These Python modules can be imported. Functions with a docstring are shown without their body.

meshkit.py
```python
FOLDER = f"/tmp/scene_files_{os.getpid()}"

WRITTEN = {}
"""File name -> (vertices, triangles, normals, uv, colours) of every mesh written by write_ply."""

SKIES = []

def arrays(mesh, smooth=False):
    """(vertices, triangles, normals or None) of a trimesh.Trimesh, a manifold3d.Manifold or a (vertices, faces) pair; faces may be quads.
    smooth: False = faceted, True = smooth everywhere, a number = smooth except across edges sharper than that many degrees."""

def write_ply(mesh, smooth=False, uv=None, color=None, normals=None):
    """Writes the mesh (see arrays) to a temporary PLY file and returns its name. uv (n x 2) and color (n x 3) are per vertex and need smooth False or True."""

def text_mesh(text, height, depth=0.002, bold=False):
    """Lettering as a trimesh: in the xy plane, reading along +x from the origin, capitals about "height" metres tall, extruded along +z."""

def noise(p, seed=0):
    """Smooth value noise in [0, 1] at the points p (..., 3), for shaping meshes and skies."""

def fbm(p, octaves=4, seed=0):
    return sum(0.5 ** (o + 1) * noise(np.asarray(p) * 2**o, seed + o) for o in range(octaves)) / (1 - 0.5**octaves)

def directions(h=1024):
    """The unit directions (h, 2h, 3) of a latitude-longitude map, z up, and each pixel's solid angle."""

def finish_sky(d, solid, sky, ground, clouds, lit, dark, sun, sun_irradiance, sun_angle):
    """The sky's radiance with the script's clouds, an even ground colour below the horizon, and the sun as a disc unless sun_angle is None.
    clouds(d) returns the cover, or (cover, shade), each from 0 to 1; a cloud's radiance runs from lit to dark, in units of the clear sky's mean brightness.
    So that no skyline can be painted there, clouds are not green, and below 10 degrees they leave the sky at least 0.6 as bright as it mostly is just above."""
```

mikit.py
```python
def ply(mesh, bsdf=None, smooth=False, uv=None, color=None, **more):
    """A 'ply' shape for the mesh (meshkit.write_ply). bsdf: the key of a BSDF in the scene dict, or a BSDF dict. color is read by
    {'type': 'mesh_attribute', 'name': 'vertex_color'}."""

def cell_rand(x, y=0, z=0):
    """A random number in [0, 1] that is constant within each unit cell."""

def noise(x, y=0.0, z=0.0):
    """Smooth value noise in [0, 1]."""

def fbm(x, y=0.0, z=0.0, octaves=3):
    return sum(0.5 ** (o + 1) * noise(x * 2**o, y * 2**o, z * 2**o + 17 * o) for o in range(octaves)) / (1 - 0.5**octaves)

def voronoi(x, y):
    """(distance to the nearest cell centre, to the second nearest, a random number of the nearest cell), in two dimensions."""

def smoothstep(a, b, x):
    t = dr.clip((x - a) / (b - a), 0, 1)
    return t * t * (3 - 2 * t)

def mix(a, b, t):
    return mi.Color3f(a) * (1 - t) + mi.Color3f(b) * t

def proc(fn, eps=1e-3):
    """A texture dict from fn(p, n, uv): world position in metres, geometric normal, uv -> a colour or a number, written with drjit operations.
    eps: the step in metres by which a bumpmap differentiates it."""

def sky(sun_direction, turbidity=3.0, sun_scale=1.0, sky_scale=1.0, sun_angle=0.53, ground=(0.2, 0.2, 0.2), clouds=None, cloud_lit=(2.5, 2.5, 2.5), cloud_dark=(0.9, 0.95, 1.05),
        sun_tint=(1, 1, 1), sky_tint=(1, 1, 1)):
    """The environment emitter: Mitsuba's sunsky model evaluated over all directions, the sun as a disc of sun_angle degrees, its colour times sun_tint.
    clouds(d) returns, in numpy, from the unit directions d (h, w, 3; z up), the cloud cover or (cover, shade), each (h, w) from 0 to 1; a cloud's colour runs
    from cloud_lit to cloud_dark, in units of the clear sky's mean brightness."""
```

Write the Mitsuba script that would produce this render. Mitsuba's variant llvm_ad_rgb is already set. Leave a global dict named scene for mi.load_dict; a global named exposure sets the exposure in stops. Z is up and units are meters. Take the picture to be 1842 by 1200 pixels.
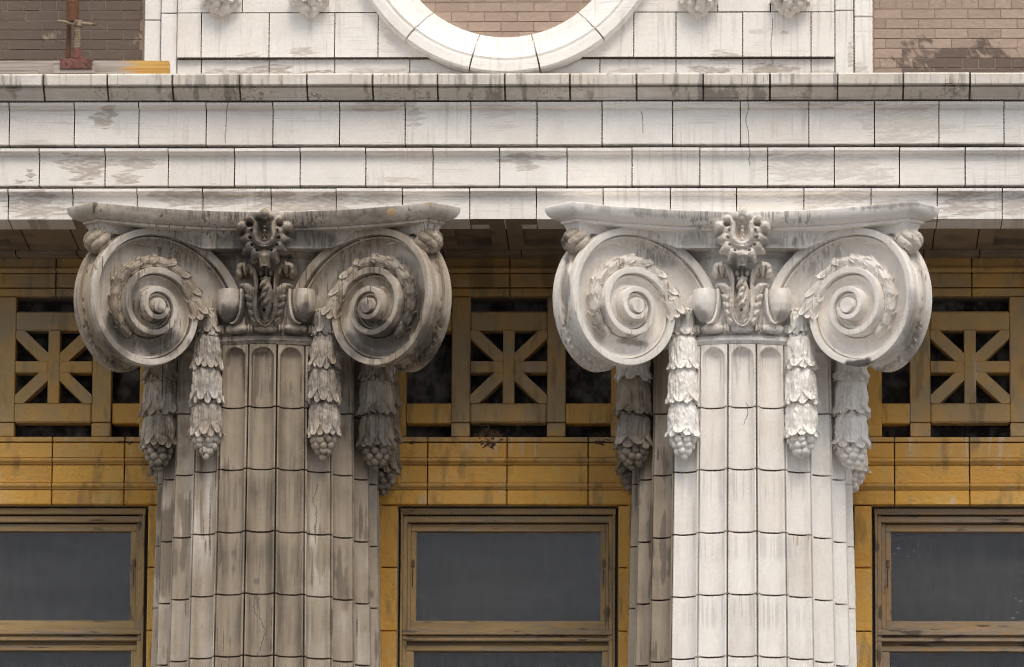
import math, random
import numpy as np, trimesh, mitsuba as mi, drjit as dr
import manifold3d as m3
from shapely.geometry import Polygon, Point, box as sbox
import mikit, meshkit
from mikit import noise, fbm, smoothstep, mix, cell_rand

T = mi.ScalarTransform4f
rng = np.random.default_rng(7)
random.seed(7)
scene, labels = {}, {}

# ------------------------------------------------------------------ camera, sky, exposure
# z = 0 is the level of the picture's middle on the front plane of the lowest fascia (y = 0); the building lies towards +y.
CAM = np.array([1.4, -44.0, -8.8]); ROLL = 0.34
FPX = 285.0 * np.linalg.norm(CAM)                     # focal length in pixels of the 1842 wide photograph
_f = -CAM / np.linalg.norm(CAM)
_r = np.cross(_f, [0, 0, 1]); _r /= np.linalg.norm(_r)
_u = np.cross(_r, _f); _a = math.radians(ROLL)
_r, _u = _r * math.cos(_a) + _u * math.sin(_a), -_r * math.sin(_a) + _u * math.cos(_a)
scene['camera'] = {'type': 'perspective', 'fov': math.degrees(2 * math.atan(921 / FPX)), 'fov_axis': 'x', 'near_clip': 1.0, 'far_clip': 2000.0,
                   'to_world': T().look_at(origin=CAM.tolist(), target=[0, 0, 0], up=_u.tolist())}


def overcast(d):
    el = np.clip(d[..., 2], 0, 1)
    n = meshkit.fbm(d * 2.6, 4, 3)
    return np.ones(el.shape), np.clip(0.75 - 0.75 * el + 0.45 * (n - 0.5), 0, 1)


scene['sky'] = mikit.sky((0.14, -0.66, 0.78), turbidity=4, sun_scale=0.22, sun_angle=26, clouds=overcast, sun_tint=(.93, .98, 1.07),
                         cloud_lit=(2.45, 2.47, 2.5), cloud_dark=(0.28, 0.32, 0.40), ground=(0.12, 0.115, 0.11))
exposure = 2.65


def at(px, py, y):
    """The point on the plane y = const that the photograph shows at this pixel (used to take measurements)."""
    d = _f + _r * ((px - 921) / FPX) - _u * ((py - 600) / FPX)
    return CAM + d * ((y - CAM[1]) / d[1])


def X(px, y, py=600): return float(at(px, py, y)[0])
def Z(py, y, px=921): return float(at(px, py, y)[2])


# ------------------------------------------------------------------ materials
def V(p, a, b, c): return p.x * a, p.y * b, p.z * c


STAINS = [  # (px, py, half width px, half height px, strength) of the scraped and sooty patches on the white terracotta, as measured
    (187, 222, 22, 26, .9), (150, 292, 50, 12, .75), (160, 315, 24, 24, .95), (230, 292, 45, 10, .7), (228, 322, 22, 12, .8), (60, 372, 60, 22, .8), (180, 378, 60, 22, .8),
    (360, 352, 80, 14, .7), (560, 362, 120, 18, .75), (680, 352, 60, 14, .5), (745, 210, 18, 26, .55), (690, 197, 60, 7, .5), (955, 285, 60, 6, .7), (950, 300, 24, 8, .7),
    (720, 325, 30, 6, .5), (900, 205, 40, 30, .3), (1440, 300, 70, 30, .45), (1530, 310, 60, 28, .45), (1500, 192, 110, 8, .6), (1620, 225, 70, 34, .4), (1750, 265, 90, 6, .6),
    (1510, 352, 90, 20, .5), (1610, 370, 60, 16, .6), (1730, 370, 60, 22, .8), (1820, 365, 40, 18, .6),
    (470, 116, 60, 12, .9), (560, 120, 46, 10, .95), (400, 118, 40, 12, .8), (660, 118, 60, 10, .6), (760, 122, 40, 12, .8), (1270, 113, 50, 10, .95), (1390, 112, 60, 11, .95), (1140, 114, 40, 10, .5), (1480, 116, 26, 9, .5),
    (455, 92, 45, 9, .7), (545, 82, 26, 8, .7), (1300, 84, 24, 10, .7), (1412, 47, 10, 5, .8), (1440, 48, 9, 4, .6), (1366, 46, 14, 4, .4), (1530, 80, 4, 26, .7), (1548, 112, 12, 14, .6), (700, 50, 14, 24, .25),
    (30, 324, 19, 12, 1.), (54, 316, 9, 14, 1.), (80, 262, 30, 6, .4)]
STAINS_M = [(X(a, -.05, b), Z(b, -.05, a), c / 285, d / 285, e) for a, b, c, d, e in STAINS]
SOOT = [  # the black crusts on the two capitals, as measured: most on the sooty one
    (283, 610, 55, 22, 0.87), (290, 575, 16, 16, 0.87), (240, 545, 14, 60, 0.65), (215, 620, 30, 40, 0.80), (300, 430, 90, 16, 0.36), (395, 480, 26, 50, 0.51), (330, 500, 40, 30, 0.43),
    (690, 620, 60, 30, 0.96), (745, 560, 22, 60, 0.87), (655, 575, 18, 24, 0.87), (770, 620, 30, 50, 0.80), (700, 480, 60, 20, 0.51), (640, 610, 40, 16, 0.72),
    (472, 440, 48, 34, 0.96), (472, 545, 40, 40, 0.94), (470, 405, 30, 30, 0.87), (408, 560, 26, 24, 0.96), (548, 560, 26, 24, 0.96), (470, 592, 100, 12, 0.87),
    (430, 425, 70, 22, 0.80), (560, 425, 60, 18, 0.72), (330, 385, 160, 10, 0.51), (630, 388, 120, 10, 0.58), (372, 610, 30, 30, 0.51), (372, 700, 30, 60, 0.43), (580, 700, 30, 70, 0.51), (285, 760, 34, 70, 0.65), (672, 760, 34, 70, 0.65),
    (1540, 655, 26, 9, 0.96), (1500, 660, 14, 6, 0.65), (1135, 612, 30, 7, 0.65), (1250, 440, 50, 24, 0.45), (1190, 460, 40, 20, 0.33), (1330, 470, 26, 12, 0.52), (1400, 440, 50, 20, 0.45),
    (1600, 382, 90, 8, 0.45), (1200, 388, 120, 8, 0.39), (1020, 520, 8, 60, 0.65), (1010, 440, 12, 14, 0.78), (1335, 590, 90, 6, 0.39), (1640, 600, 16, 50, 0.45), (1080, 590, 12, 40, 0.39), (1138, 760, 30, 80, 0.65), (1250, 560, 20, 16, 0.45), (1410, 560, 16, 20, 0.45)]
CHIPS_M = [(X(a, -.4, b), Z(b, -.4, a), c / 285, d / 285) for a, b, c, d in ((704, 381, 9, 8), (770, 369, 5, 9), (1030, 466, 3, 9))]
CRACKS_C = [(X(a, 0, b), Z(b, 0, a), Z(c, 0, a)) for a, b, c in ((468, 1072, 1182), (571, 862, 950), (1342, 720, 760))]
DRIP = [(330, 386, 120, 14, .55), (425, 392, 60, 18, .85), (550, 392, 70, 18, .85), (660, 385, 60, 14, .5), (415, 428, 50, 20, .7), (565, 425, 60, 22, .7), (330, 445, 60, 40, .5), (650, 445, 60, 40, .5), (480, 640, 90, 70, .45),
        (1180, 386, 70, 14, .5), (1260, 392, 60, 18, .75), (1430, 390, 80, 18, .8), (1560, 382, 70, 14, .6), (1620, 378, 40, 14, .5), (1250, 428, 50, 20, .6), (1430, 428, 60, 20, .6), (1180, 448, 55, 40, .6), (1470, 452, 70, 40, .5),
        (1330, 640, 90, 60, .4), (1330, 860, 150, 40, .3), (1330, 970, 150, 30, .25), (1330, 1090, 150, 40, .3), (480, 880, 150, 50, .4), (480, 1000, 150, 50, .4), (480, 1110, 150, 50, .4), (1360, 550, 120, 40, .4)]
DRIP_M = [(X(a, -.2, b), Z(b, -.2, a), c / 285, d / 285, e) for a, b, c, d, e in DRIP]
DRIP_M = [(x, z, a, b, e * (.75 if x > 0 else 1.)) for x, z, a, b, e in DRIP_M]
SOOT_LOW = Z(705, .3)
SOOT_M = [(X(a, -.2, b), Z(b, -.2, a), c / 285, d / 285, e * (.85 if a < 900 else 1)) for a, b, c, d, e in SOOT]
CRACKS = [(1345, 170, 300), (1388, 20, 100), (412, 190, 262), (1155, 205, 245)]
CRACKS_M = [(X(a, -.05, b), Z(b, -.05, a), Z(c, -.05, a)) for a, b, c in CRACKS]


def glaze(p, n, uv):
    """Glazed terracotta: uv.x a random number of the block, uv.y how sooty the block is."""
    d = uv.y
    big, mid = fbm(*V(p, 1.5, 1.5, 1.2), octaves=3), fbm(*V(p, 7, 7, 5), octaves=3)
    streak = fbm(*V(p, 34, 34, 1.6), octaves=2)
    fine = noise(*V(p, 90, 90, 60))
    base = mix((.86, .848, .825), (.80, .755, .71), uv.x)
    base = mix(base, (.73, .69, .645), .35 * smoothstep(.45, .75, mid))
    k = dr.clip(d * (0.56 + 0.25 * (big - .5) + .30 * (mid - .5) + .30 * (streak - .5)), 0, 1)
    k = dr.maximum(k, smoothstep(.60, .80, streak) * (.10 + .55 * d) * smoothstep(.35, .6, big))
    run = fbm(*V(p, 24, 24, .8), octaves=4)
    patch = fbm(*V(p, 5, 5, 3.5), octaves=4)
    soot = smoothstep(.40, .74, patch + 1.1 * (run - .5) + .5 * (mid - .5)) * smoothstep(.30, .95, d)
    drip = smoothstep(.57, .70, fbm(*V(p, 75, 75, 2.6), octaves=2)) * smoothstep(.40, .60, patch) * smoothstep(.05, .6, d)
    k = dr.maximum(k, dr.maximum(.80 * soot, .80 * drip))
    col = mix(base, (.325, .268, .205), smoothstep(0, .55, k))
    col = mix(col, (.080, .063, .050), smoothstep(.50, 1.0, k))
    s = mi.Float(0)
    wob = fbm(*V(p, 6, 6, 6), octaves=4)
    deep = dr.select((p.y < .1) | (p.z < SOOT_LOW), 1., 0.)
    for x, z, a, b, e in SOOT_M:
        q = dr.sqrt(dr.square((p.x - x) / a) + dr.square((p.z - z) / b))
        s = dr.maximum(s, e * smoothstep(1.25, .55, q + 1.7 * (wob - .5) + 1.0 * (streak - .5)))
    col = mix(col, (.055, .047, .042), s * deep)
    dr_ = mi.Float(0)
    for x, z, a, b, e in DRIP_M:
        q = dr.sqrt(dr.square((p.x - x) / a) + dr.square((p.z - z) / b))
        dr_ = dr.maximum(dr_, e * smoothstep(1.1, .4, q + .8 * (wob - .5)))
    fine_run = fbm(p.x * 95, p.y * 40, p.z * 2.2, octaves=2)
    col = mix(col, (.10, .082, .07), deep * dr_ * smoothstep(.46, .66, fine_run))
    for x, z, a, b in CHIPS_M:
        col = mix(col, (.56, .38, .19), .8 * smoothstep(1.1, .8, dr.sqrt(dr.square((p.x - x) / a) + dr.square((p.z - z) / b)) + .8 * (wob - .5)) * (p.y < -.2))
    for x, z1, z0 in CRACKS_C:
        c = dr.abs(p.x - x - .13 * (fbm(p.z * 6 + x, 3, 0, octaves=4) - .5))
        col = mix(col, (.06, .05, .045), dr.select((p.z < z1) & (p.z > z0) & (p.y < .3), .85 * smoothstep(.0034, .0014, c), 0.))
    return col * (.94 + .1 * fine)


def entab(p, n, uv):
    """The same glaze on the entablature and attic, with the scraped patches and hairline cracks."""
    col = glaze(p, n, uv)
    wob = fbm(*V(p, 6, 0, 11), octaves=5)
    scr = fbm(p.x * 6 + p.z * 14, 0, p.z * 58 - p.x * 5, octaves=5)
    s = mi.Float(0)
    for x, z, a, b, e in STAINS_M:
        q = dr.sqrt(dr.square((p.x - x) / a) + dr.square((p.z - z) / b))
        s = dr.maximum(s, e * smoothstep(1.05, .75, q + 1.7 * (wob - .5) + 1.9 * (scr - .5)))
    s = s * (.45 + .55 * smoothstep(.30, .58, fbm(p.x * 26 + p.z * 20, 5, p.z * 75, octaves=4)))
    scuff = smoothstep(.55, .75, fbm(p.x * 5, 2, p.z * 120, octaves=3)) * smoothstep(.46, .64, fbm(p.x * 1.7, 4, p.z * 3.5, octaves=3))
    runs = smoothstep(.52, .74, fbm(p.x * 60, 8, p.z * 2.4, octaves=3)) * smoothstep(.44, .62, fbm(p.x * 2.3, 6, p.z * 2.1, octaves=3))
    s = dr.maximum(s, dr.maximum(.34 * scuff, .30 * runs))
    col = mix(col, (.39, .33, .28), .9 * s)
    worn = smoothstep(.30, .38, uv.y) * smoothstep(.8, .6, uv.y)       # the coping alone
    wx = fbm(*V(p, 26, 9, 2.6), octaves=4)
    col = mix(col, (.56, .51, .44), .55 * worn * smoothstep(.38, .60, fbm(*V(p, 3, 9, 14), octaves=4)))
    col = mix(col, (.10, .085, .075), .55 * worn * smoothstep(.56, .76, wx + .45 * (fbm(*V(p, 1.6, 0, 1), octaves=3) - .5)))
    for x, z1, z0 in CRACKS_M:
        c = dr.abs(p.x - x - .05 * (fbm(p.z * 7 + x, 3, 0, octaves=3) - .5))
        col = mix(col, (.12, .1, .085), dr.select((p.z < z1) & (p.z > z0), .8 * smoothstep(.004, .0015, c), 0.))
    return col


def grime_rough(p, n, uv): return dr.clip(.22 + .38 * uv.y + .25 * (fbm(*V(p, 20, 20, 8), octaves=2) - .5), .12, .9)
def relief(p, n, uv): return .6 * fbm(*V(p, 60, 60, 60), octaves=3) + .4 * fbm(*V(p, 9, 9, 9), octaves=2)


def yellow(p, n, uv):
    big, mid = fbm(*V(p, 2, 2, 2), octaves=3), fbm(*V(p, 11, 11, 7), octaves=3)
    speck = fbm(*V(p, 150, 150, 150), octaves=2)
    col = mix((.73, .40, .055), (.63, .32, .038), uv.x)
    col = mix(col, (.66, .42, .12), .6 * smoothstep(.5, .8, mid))
    col = mix(col, (.20, .11, .02), .55 * smoothstep(.62, .85, speck))
    k = dr.clip(uv.y * (.5 + .9 * (mid - .35) + .8 * (big - .4)), 0, 1)
    col = mix(col, (.36, .275, .165), k)
    col = mix(col, (.12, .085, .04), .45 * smoothstep(.54, .74, fbm(*V(p, 17, 17, 3.2), octaves=4) + .25 * (big - .5)))
    wash = smoothstep(.60, .78, fbm(*V(p, 26, 26, 2.2), octaves=3)) * smoothstep(.52, .66, fbm(p.x * 3, 5, p.z * 4, octaves=2))
    return mix(col, (.56, .50, .42), .55 * wash)


def brickcol(p, n, uv):
    grain = fbm(*V(p, 40, 40, 70), octaves=3)
    col = mix((.40, .305, .245), (.33, .25, .20), uv.x) * (.86 + .28 * grain)
    brush = fbm(p.x * 5, 1, p.z * 7, octaves=4) + .30 * (fbm(p.x * 60 + p.z * 35, 2, p.z * 20, octaves=2) - .5)
    return mix(col, (.115, .085, .07), smoothstep(.47, .60, brush * .62 + uv.y * .62 - .14) * .92)


def woodpaint(p, n, uv):
    g = fbm(*V(p, 3, 30, 40), octaves=3) * uv.x + fbm(*V(p, 40, 30, 3), octaves=3) * (1 - uv.x)
    col = mix(mix((.40, .285, .125), (.30, .19, .105), uv.y), (.29, .195, .095), smoothstep(.35, .7, g))
    peel = smoothstep(.56, .72, fbm(p.x * (6 + 10 * (1 - uv.x)), p.y * 9, p.z * (6 + 26 * uv.x), octaves=4) + .35 * (g - .5) + .2 * uv.y)
    col = mix(col, (.235, .20, .165), .6 * peel)
    return mix(col, (.06, .045, .035), .8 * smoothstep(.70, .82, fbm(p.x * (7 + 20 * (1 - uv.x)), p.y * 7, p.z * (7 + 34 * uv.x), octaves=4) + .3 * (g - .5) + .1 * uv.y))


def greytimber(p, n, uv):
    g = fbm(*V(p, 2.5, 30, 60), octaves=3)
    col = mix((.42, .365, .325), (.22, .185, .17), smoothstep(.3, .75, g))
    fresh = mix((.55, .34, .10), (.42, .22, .05), smoothstep(.35, .65, noise(p.x * 1.5, p.y * 20, p.z * 110)))
    return mix(col, fresh, uv.y * smoothstep(X(205, -.2, 120), X(245, -.2, 120), p.x + .3 * (g - .5)))


def rust(p, n, uv):
    g = fbm(*V(p, 22, 22, 9), octaves=3)
    a = mix((.12, .046, .016), (.18, .060, .052), uv.x)
    a = mix(a, (.42, .38, .28), uv.y)
    return mix(a, (.10, .045, .025), smoothstep(.5, .72, g))


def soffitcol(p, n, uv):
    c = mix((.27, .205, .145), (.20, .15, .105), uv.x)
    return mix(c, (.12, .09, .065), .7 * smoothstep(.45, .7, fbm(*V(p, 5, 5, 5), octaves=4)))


def feltcol(p, n, uv): return mix((.03, .028, .028), (.20, .185, .18), uv.y * smoothstep(.35, .75, fbm(*V(p, 14, 14, 9), octaves=3)))
def feltbump(p, n, uv): return dr.abs(fbm(*V(p, 26, 26, 20), octaves=3) - .5) + .3 * dr.sin(p.z * 160) * noise(*V(p, 9, 9, 9))
def twigcol(p, n, uv): return mix((.05, .03, .018), (.13, .085, .05), noise(*V(p, 40, 40, 40)))
def groundcol(p, n, uv): return mix((.15, .14, .13), (.09, .088, .085), fbm(p.x * .6, p.y * .6, 0, octaves=4))
def glassdirt(p, n, uv): return mix((.030, .032, .036), (.052, .055, .060), fbm(p.x * 1.6, 1, p.z * 9, octaves=3))
def dustfilm(p, n, uv):
    film = .018 * smoothstep(.42, .70, fbm(p.x * 2.2, 3, p.z * 8, octaves=4)) + .015 * smoothstep(.45, .7, fbm(p.x * 25, 1, p.z * 2.5, octaves=3))
    speck = smoothstep(X(1500, 1.3), X(1600, 1.3), p.x) * smoothstep(.86, .93, noise(p.x * 55, 3, p.z * 55)) * smoothstep(.56, .70, fbm(p.x * 2, 9, p.z * 3, octaves=2))
    return dr.clip(film + .55 * speck, 0, 1)


def roombands(p, n, uv): return mix((.006, .007, .009), (.018, .020, .024), smoothstep(.3, .7, fbm(p.x * 1.2 + uv.x * 9, 1, p.z * 7, octaves=4)))


def principled(col, rough, bump=None, scale=.002, eps=1e-3, spec=.5, metallic=0.):
    b = {'type': 'principled', 'base_color': mikit.proc(col) if callable(col) else {'type': 'rgb', 'value': list(col)}, 'roughness': mikit.proc(rough) if callable(rough) else rough,
         'specular': spec, 'metallic': metallic}
    if bump:
        b = {'type': 'bumpmap', 'arbitrary': mikit.proc(bump, eps), 'scale': scale, 'bsdf': b}
    return {'type': 'twosided', 'bsdf': b}


scene['mat_glaze'] = principled(glaze, grime_rough, relief, .0035)
scene['mat_entab'] = principled(entab, grime_rough, relief, .0025)
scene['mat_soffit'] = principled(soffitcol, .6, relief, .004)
scene['mat_yellow'] = principled(yellow, .5, relief, .010)
scene['mat_brick'] = principled(brickcol, .8, relief, .006)
scene['mat_wood'] = principled(woodpaint, .65, relief, .010)
scene['mat_timber'] = principled(greytimber, .8)
scene['mat_metal'] = principled(rust, .6, relief, .01)
scene['mat_felt'] = principled(feltcol, .7, feltbump, .03)
scene['mat_twig'] = principled(twigcol, .9)
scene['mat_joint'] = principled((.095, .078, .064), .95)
scene['mat_joint_warm'] = principled((.105, .082, .064), .95)
scene['mat_mortar_grey'] = principled((.20, .17, .14), .95)
scene['mat_mortar_brick'] = principled((.31, .24, .195), .95)
scene['mat_asphalt'] = principled(groundcol, .9)
scene['mat_room'] = principled(roombands, .8)
scene['mat_glass'] = {'type': 'blendbsdf', 'weight': mikit.proc(dustfilm), 'a': {'type': 'thindielectric', 'int_ior': 1.42}, 'b': {'type': 'twosided', 'bsdf': {'type': 'diffuse', 'reflectance': {'type': 'rgb', 'value': [.42, .43, .44]}}}}

# ------------------------------------------------------------------ helpers
def numbered(key):
    if key not in scene and key not in labels and not any(k.startswith(key + '__') for k in scene):
        return key
    i = 1
    while f'{key}_{i:03d}' in scene or f'{key}_{i:03d}' in labels or f'{key}_{i:03d}__' in _prefix:
        i += 1
    return f'{key}_{i:03d}'


_prefix, _count = set(), {}


def newkey(key):
    c = _count.get(key, 0); _count[key] = c + 1
    return key if c == 0 else f'{key}_{c:03d}'


def thing(name, label, category, group=None):
    key = newkey(name)
    labels[key] = {'label': label, 'category': category}
    if group: labels[key]['group'] = group
    return key


def as_mesh(m):
    if hasattr(m, 'to_mesh'):
        q = m.to_mesh(); return trimesh.Trimesh(np.array(q.vert_properties[:, :3]), np.array(q.tri_verts), process=False)
    return m


def add(name, mesh, mat, parent=None, uv=None, smooth=False, label=None, **more):
    key = newkey((parent + '__' if parent else '') + name)
    mesh = as_mesh(mesh)
    if uv is None: uv = (rng.random(), .1)
    if smooth is not False and smooth is not True:
        mesh = trimesh.graph.smooth_shade(mesh, angle=math.radians(smooth), facet_minarea=None); smooth = True
    scene[key] = mikit.ply(mesh, 'mat_' + mat, smooth=smooth, uv=np.tile(np.array(uv, float), (len(mesh.vertices), 1)), **more)
    if label: labels[key] = {'label': label}
    return key


def quads(v, nu, nv, wrap=False):
    i, j = np.meshgrid(np.arange(nu - (0 if wrap else 1)), np.arange(nv - 1), indexing='ij')
    a, b = i * nv + j, ((i + 1) % nu) * nv + j
    f = np.concatenate([np.stack([a, b, b + 1], -1).reshape(-1, 3), np.stack([a, b + 1, a + 1], -1).reshape(-1, 3)])
    return trimesh.Trimesh(np.asarray(v).reshape(-1, 3), f, process=False)


def cat(*ms): return trimesh.util.concatenate([as_mesh(m) for m in ms])


def box(x0, x1, y0, y1, z0, z1):
    return trimesh.creation.box(bounds=[[min(x0, x1), min(y0, y1), min(z0, z1)], [max(x0, x1), max(y0, y1), max(z0, z1)]])


def cbox(x0, x1, y0, y1, z0, z1, c=.006):
    """A box with chamfered edges."""
    pts = []
    x0, x1, y0, y1, z0, z1 = min(x0, x1), max(x0, x1), min(y0, y1), max(y0, y1), min(z0, z1), max(z0, z1)
    c = min(c, .45 * min(x1 - x0, y1 - y0, z1 - z0))
    for sx, sy, sz in np.ndindex(2, 2, 2):
        p = np.array([(x0, x1)[sx], (y0, y1)[sy], (z0, z1)[sz]]); s = np.array([1 - 2 * sx, 1 - 2 * sy, 1 - 2 * sz]) * c
        for k in range(3):
            q = p + s; q[k] = p[k]; pts.append(q)
    return trimesh.convex.convex_hull(np.array(pts))


def extrude_x(x0, x1, prof, skew=0.):
    """prof: closed polygon of (y, z); extruded from x0 to x1."""
    pg = Polygon(prof)
    if pg.exterior.is_ccw is False: prof = prof[::-1]
    prof = np.array(prof)
    v2, f2 = trimesh.creation.triangulate_polygon(Polygon(prof), engine='earcut')
    n = len(prof)
    a = np.c_[np.full(n, x0), prof]; b = np.c_[np.full(n, x1), prof]
    v = [a, b]; f = []
    for i in range(n):
        j = (i + 1) % n
        f += [[i, j, n + j], [i, n + j, n + i]]
    k = 2 * n
    va = np.c_[np.full(len(v2), x0), v2]; vb = np.c_[np.full(len(v2), x1), v2]
    m = trimesh.Trimesh(np.vstack([a, b, va, vb]), np.vstack([np.array(f), f2[:, ::-1] + k, f2 + k + len(v2)]), process=False)
    if m.volume < 0: m.invert()
    return m


def plate(poly, y0, y1):
    """A polygon of (x, z) extruded from y0 to y1."""
    parts = []
    for g in getattr(poly, 'geoms', [poly]):
        if g.area < 1e-5: continue
        m = trimesh.creation.extrude_polygon(g, abs(y1 - y0), engine='earcut')
        v = m.vertices.copy()
        m.vertices = np.c_[v[:, 0], max(y0, y1) - v[:, 2], v[:, 1]]
        parts.append(m)
    m = cat(*parts)
    if m.volume < 0: m.invert()
    return m


def arc(cx, cy, r, a0, a1, n=6):
    return [(cx + r * math.cos(math.radians(a0 + (a1 - a0) * i / n)), cy + r * math.sin(math.radians(a0 + (a1 - a0) * i / n))) for i in range(n + 1)]


def jit(s): return float(rng.normal(0, s))


J = .0038                                              # half of a mortar joint

# ------------------------------------------------------------------ entablature: coping and three fasciae of terracotta blocks
ent = thing('entablature', 'white glazed terracotta entablature of stepped block courses lying across both columns', 'entablature')


bands = []
def course(part, joints, py, y, prof, back=.30, zlow=None):
    root = ent + '__' + part
    dark = Polygon([(q[0] + (.010 if part == 'coping' else .012), q[1]) for q in prof]).buffer(-.0025)
    bands.append(extrude_x(X(joints[0], y, py), X(joints[-1], y, py), list(dark.exterior.coords)[:-1]))
    xs = [X(j, y, py) for j in joints]
    z0, z1 = min(q[1] for q in prof), max(q[1] for q in prof)
    ys = min(q[0] for q in prof)
    for a, b in zip(xs[:-1], xs[1:]):
        dy = jit(.0022); dz = jit(.0010)
        pr = [(q[0] + dy, q[1] + dz) if q[0] < back - .01 else q for q in prof]
        if rng.random() < .18:  # chipped arris
            pass
        jj = .0062 if part == 'coping' else J
        add('block', extrude_x(a + jj + jit(.0006), b - jj, pr), 'entab', root, uv=(rng.random() * .75, max(0.02, (.40 + jit(.01) if part == 'coping' else min(.2, .10 + jit(.04))))), smooth=25)
    return root


def fascia_prof(y, ym, za, zm, zb, back=.30):
    """Face at y from zb up to zm, then a small fillet and an ovolo that comes forward to ym at za."""
    h = za - zm; d = y - ym
    p = [(back, zb), (y, zb), (y, zm), (y - .22 * d, zm + .001), (y - .22 * d, zm + .16 * h), (y - .34 * d, zm + .18 * h)]
    p += [(y - .34 * d - .56 * d * math.sin(t), zm + .18 * h + .30 * h * (1 - math.cos(t))) for t in np.linspace(.2, math.pi / 2, 6)]
    p += [(ym, zm + .52 * h), (ym, za - .03 * h), (ym + .004, za), (back, za)]
    return p


ext = lambda js, n=3: [js[0] - 120 * (n - i) for i in range(n)] + js + [js[-1] + 120 * (i + 1) for i in range(n)]
cop_j = ext([-45, 78, 193, 310, 431, 552, 670, 787, 908, 1025, 1145, 1265, 1385, 1507, 1625, 1745])
f1_j = ext([17, 134, 250, 371, 491, 611, 729, 847, 966, 1083, 1210, 1332, 1455, 1573, 1689, 1806])
f2_j = ext([-50, 71, 189, 303, 422, 540, 658, 779, 899, 1020, 1137, 1259, 1381, 1501, 1618, 1736])
f3_j = ext([15, 131, 247, 365, 488, 605, 724, 845, 965, 1085, 1206, 1325, 1446, 1567, 1686, 1803])
zc = [Z(132, -.30), Z(154, -.30), Z(158, -.285), Z(178.5, -.20)]
cop = [(.30, zc[3] + .0), (-.195, zc[3]), (-.20, zc[3] + .012)] + [(-.285 + .08 * math.sin(t), zc[2] - (zc[2] - zc[3] - .012) * math.cos(math.pi / 2 - t)) for t in np.linspace(math.pi / 2, 0, 7)]
cop += [(-.262, zc[2] + .001), (-.262, zc[1] + .003), (-.306, zc[1] + .002), (-.312, zc[1] + .008), (-.312, zc[0] - .012), (-.300, zc[0]), (.30, zc[0] + .03)]
course('coping', cop_j, 160, -.3, cop)
course('fascia', f1_j, 225, -.12, fascia_prof(-.12, -.175, Z(183, -.175), Z(198, -.12), Z(259, -.12)))
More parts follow.
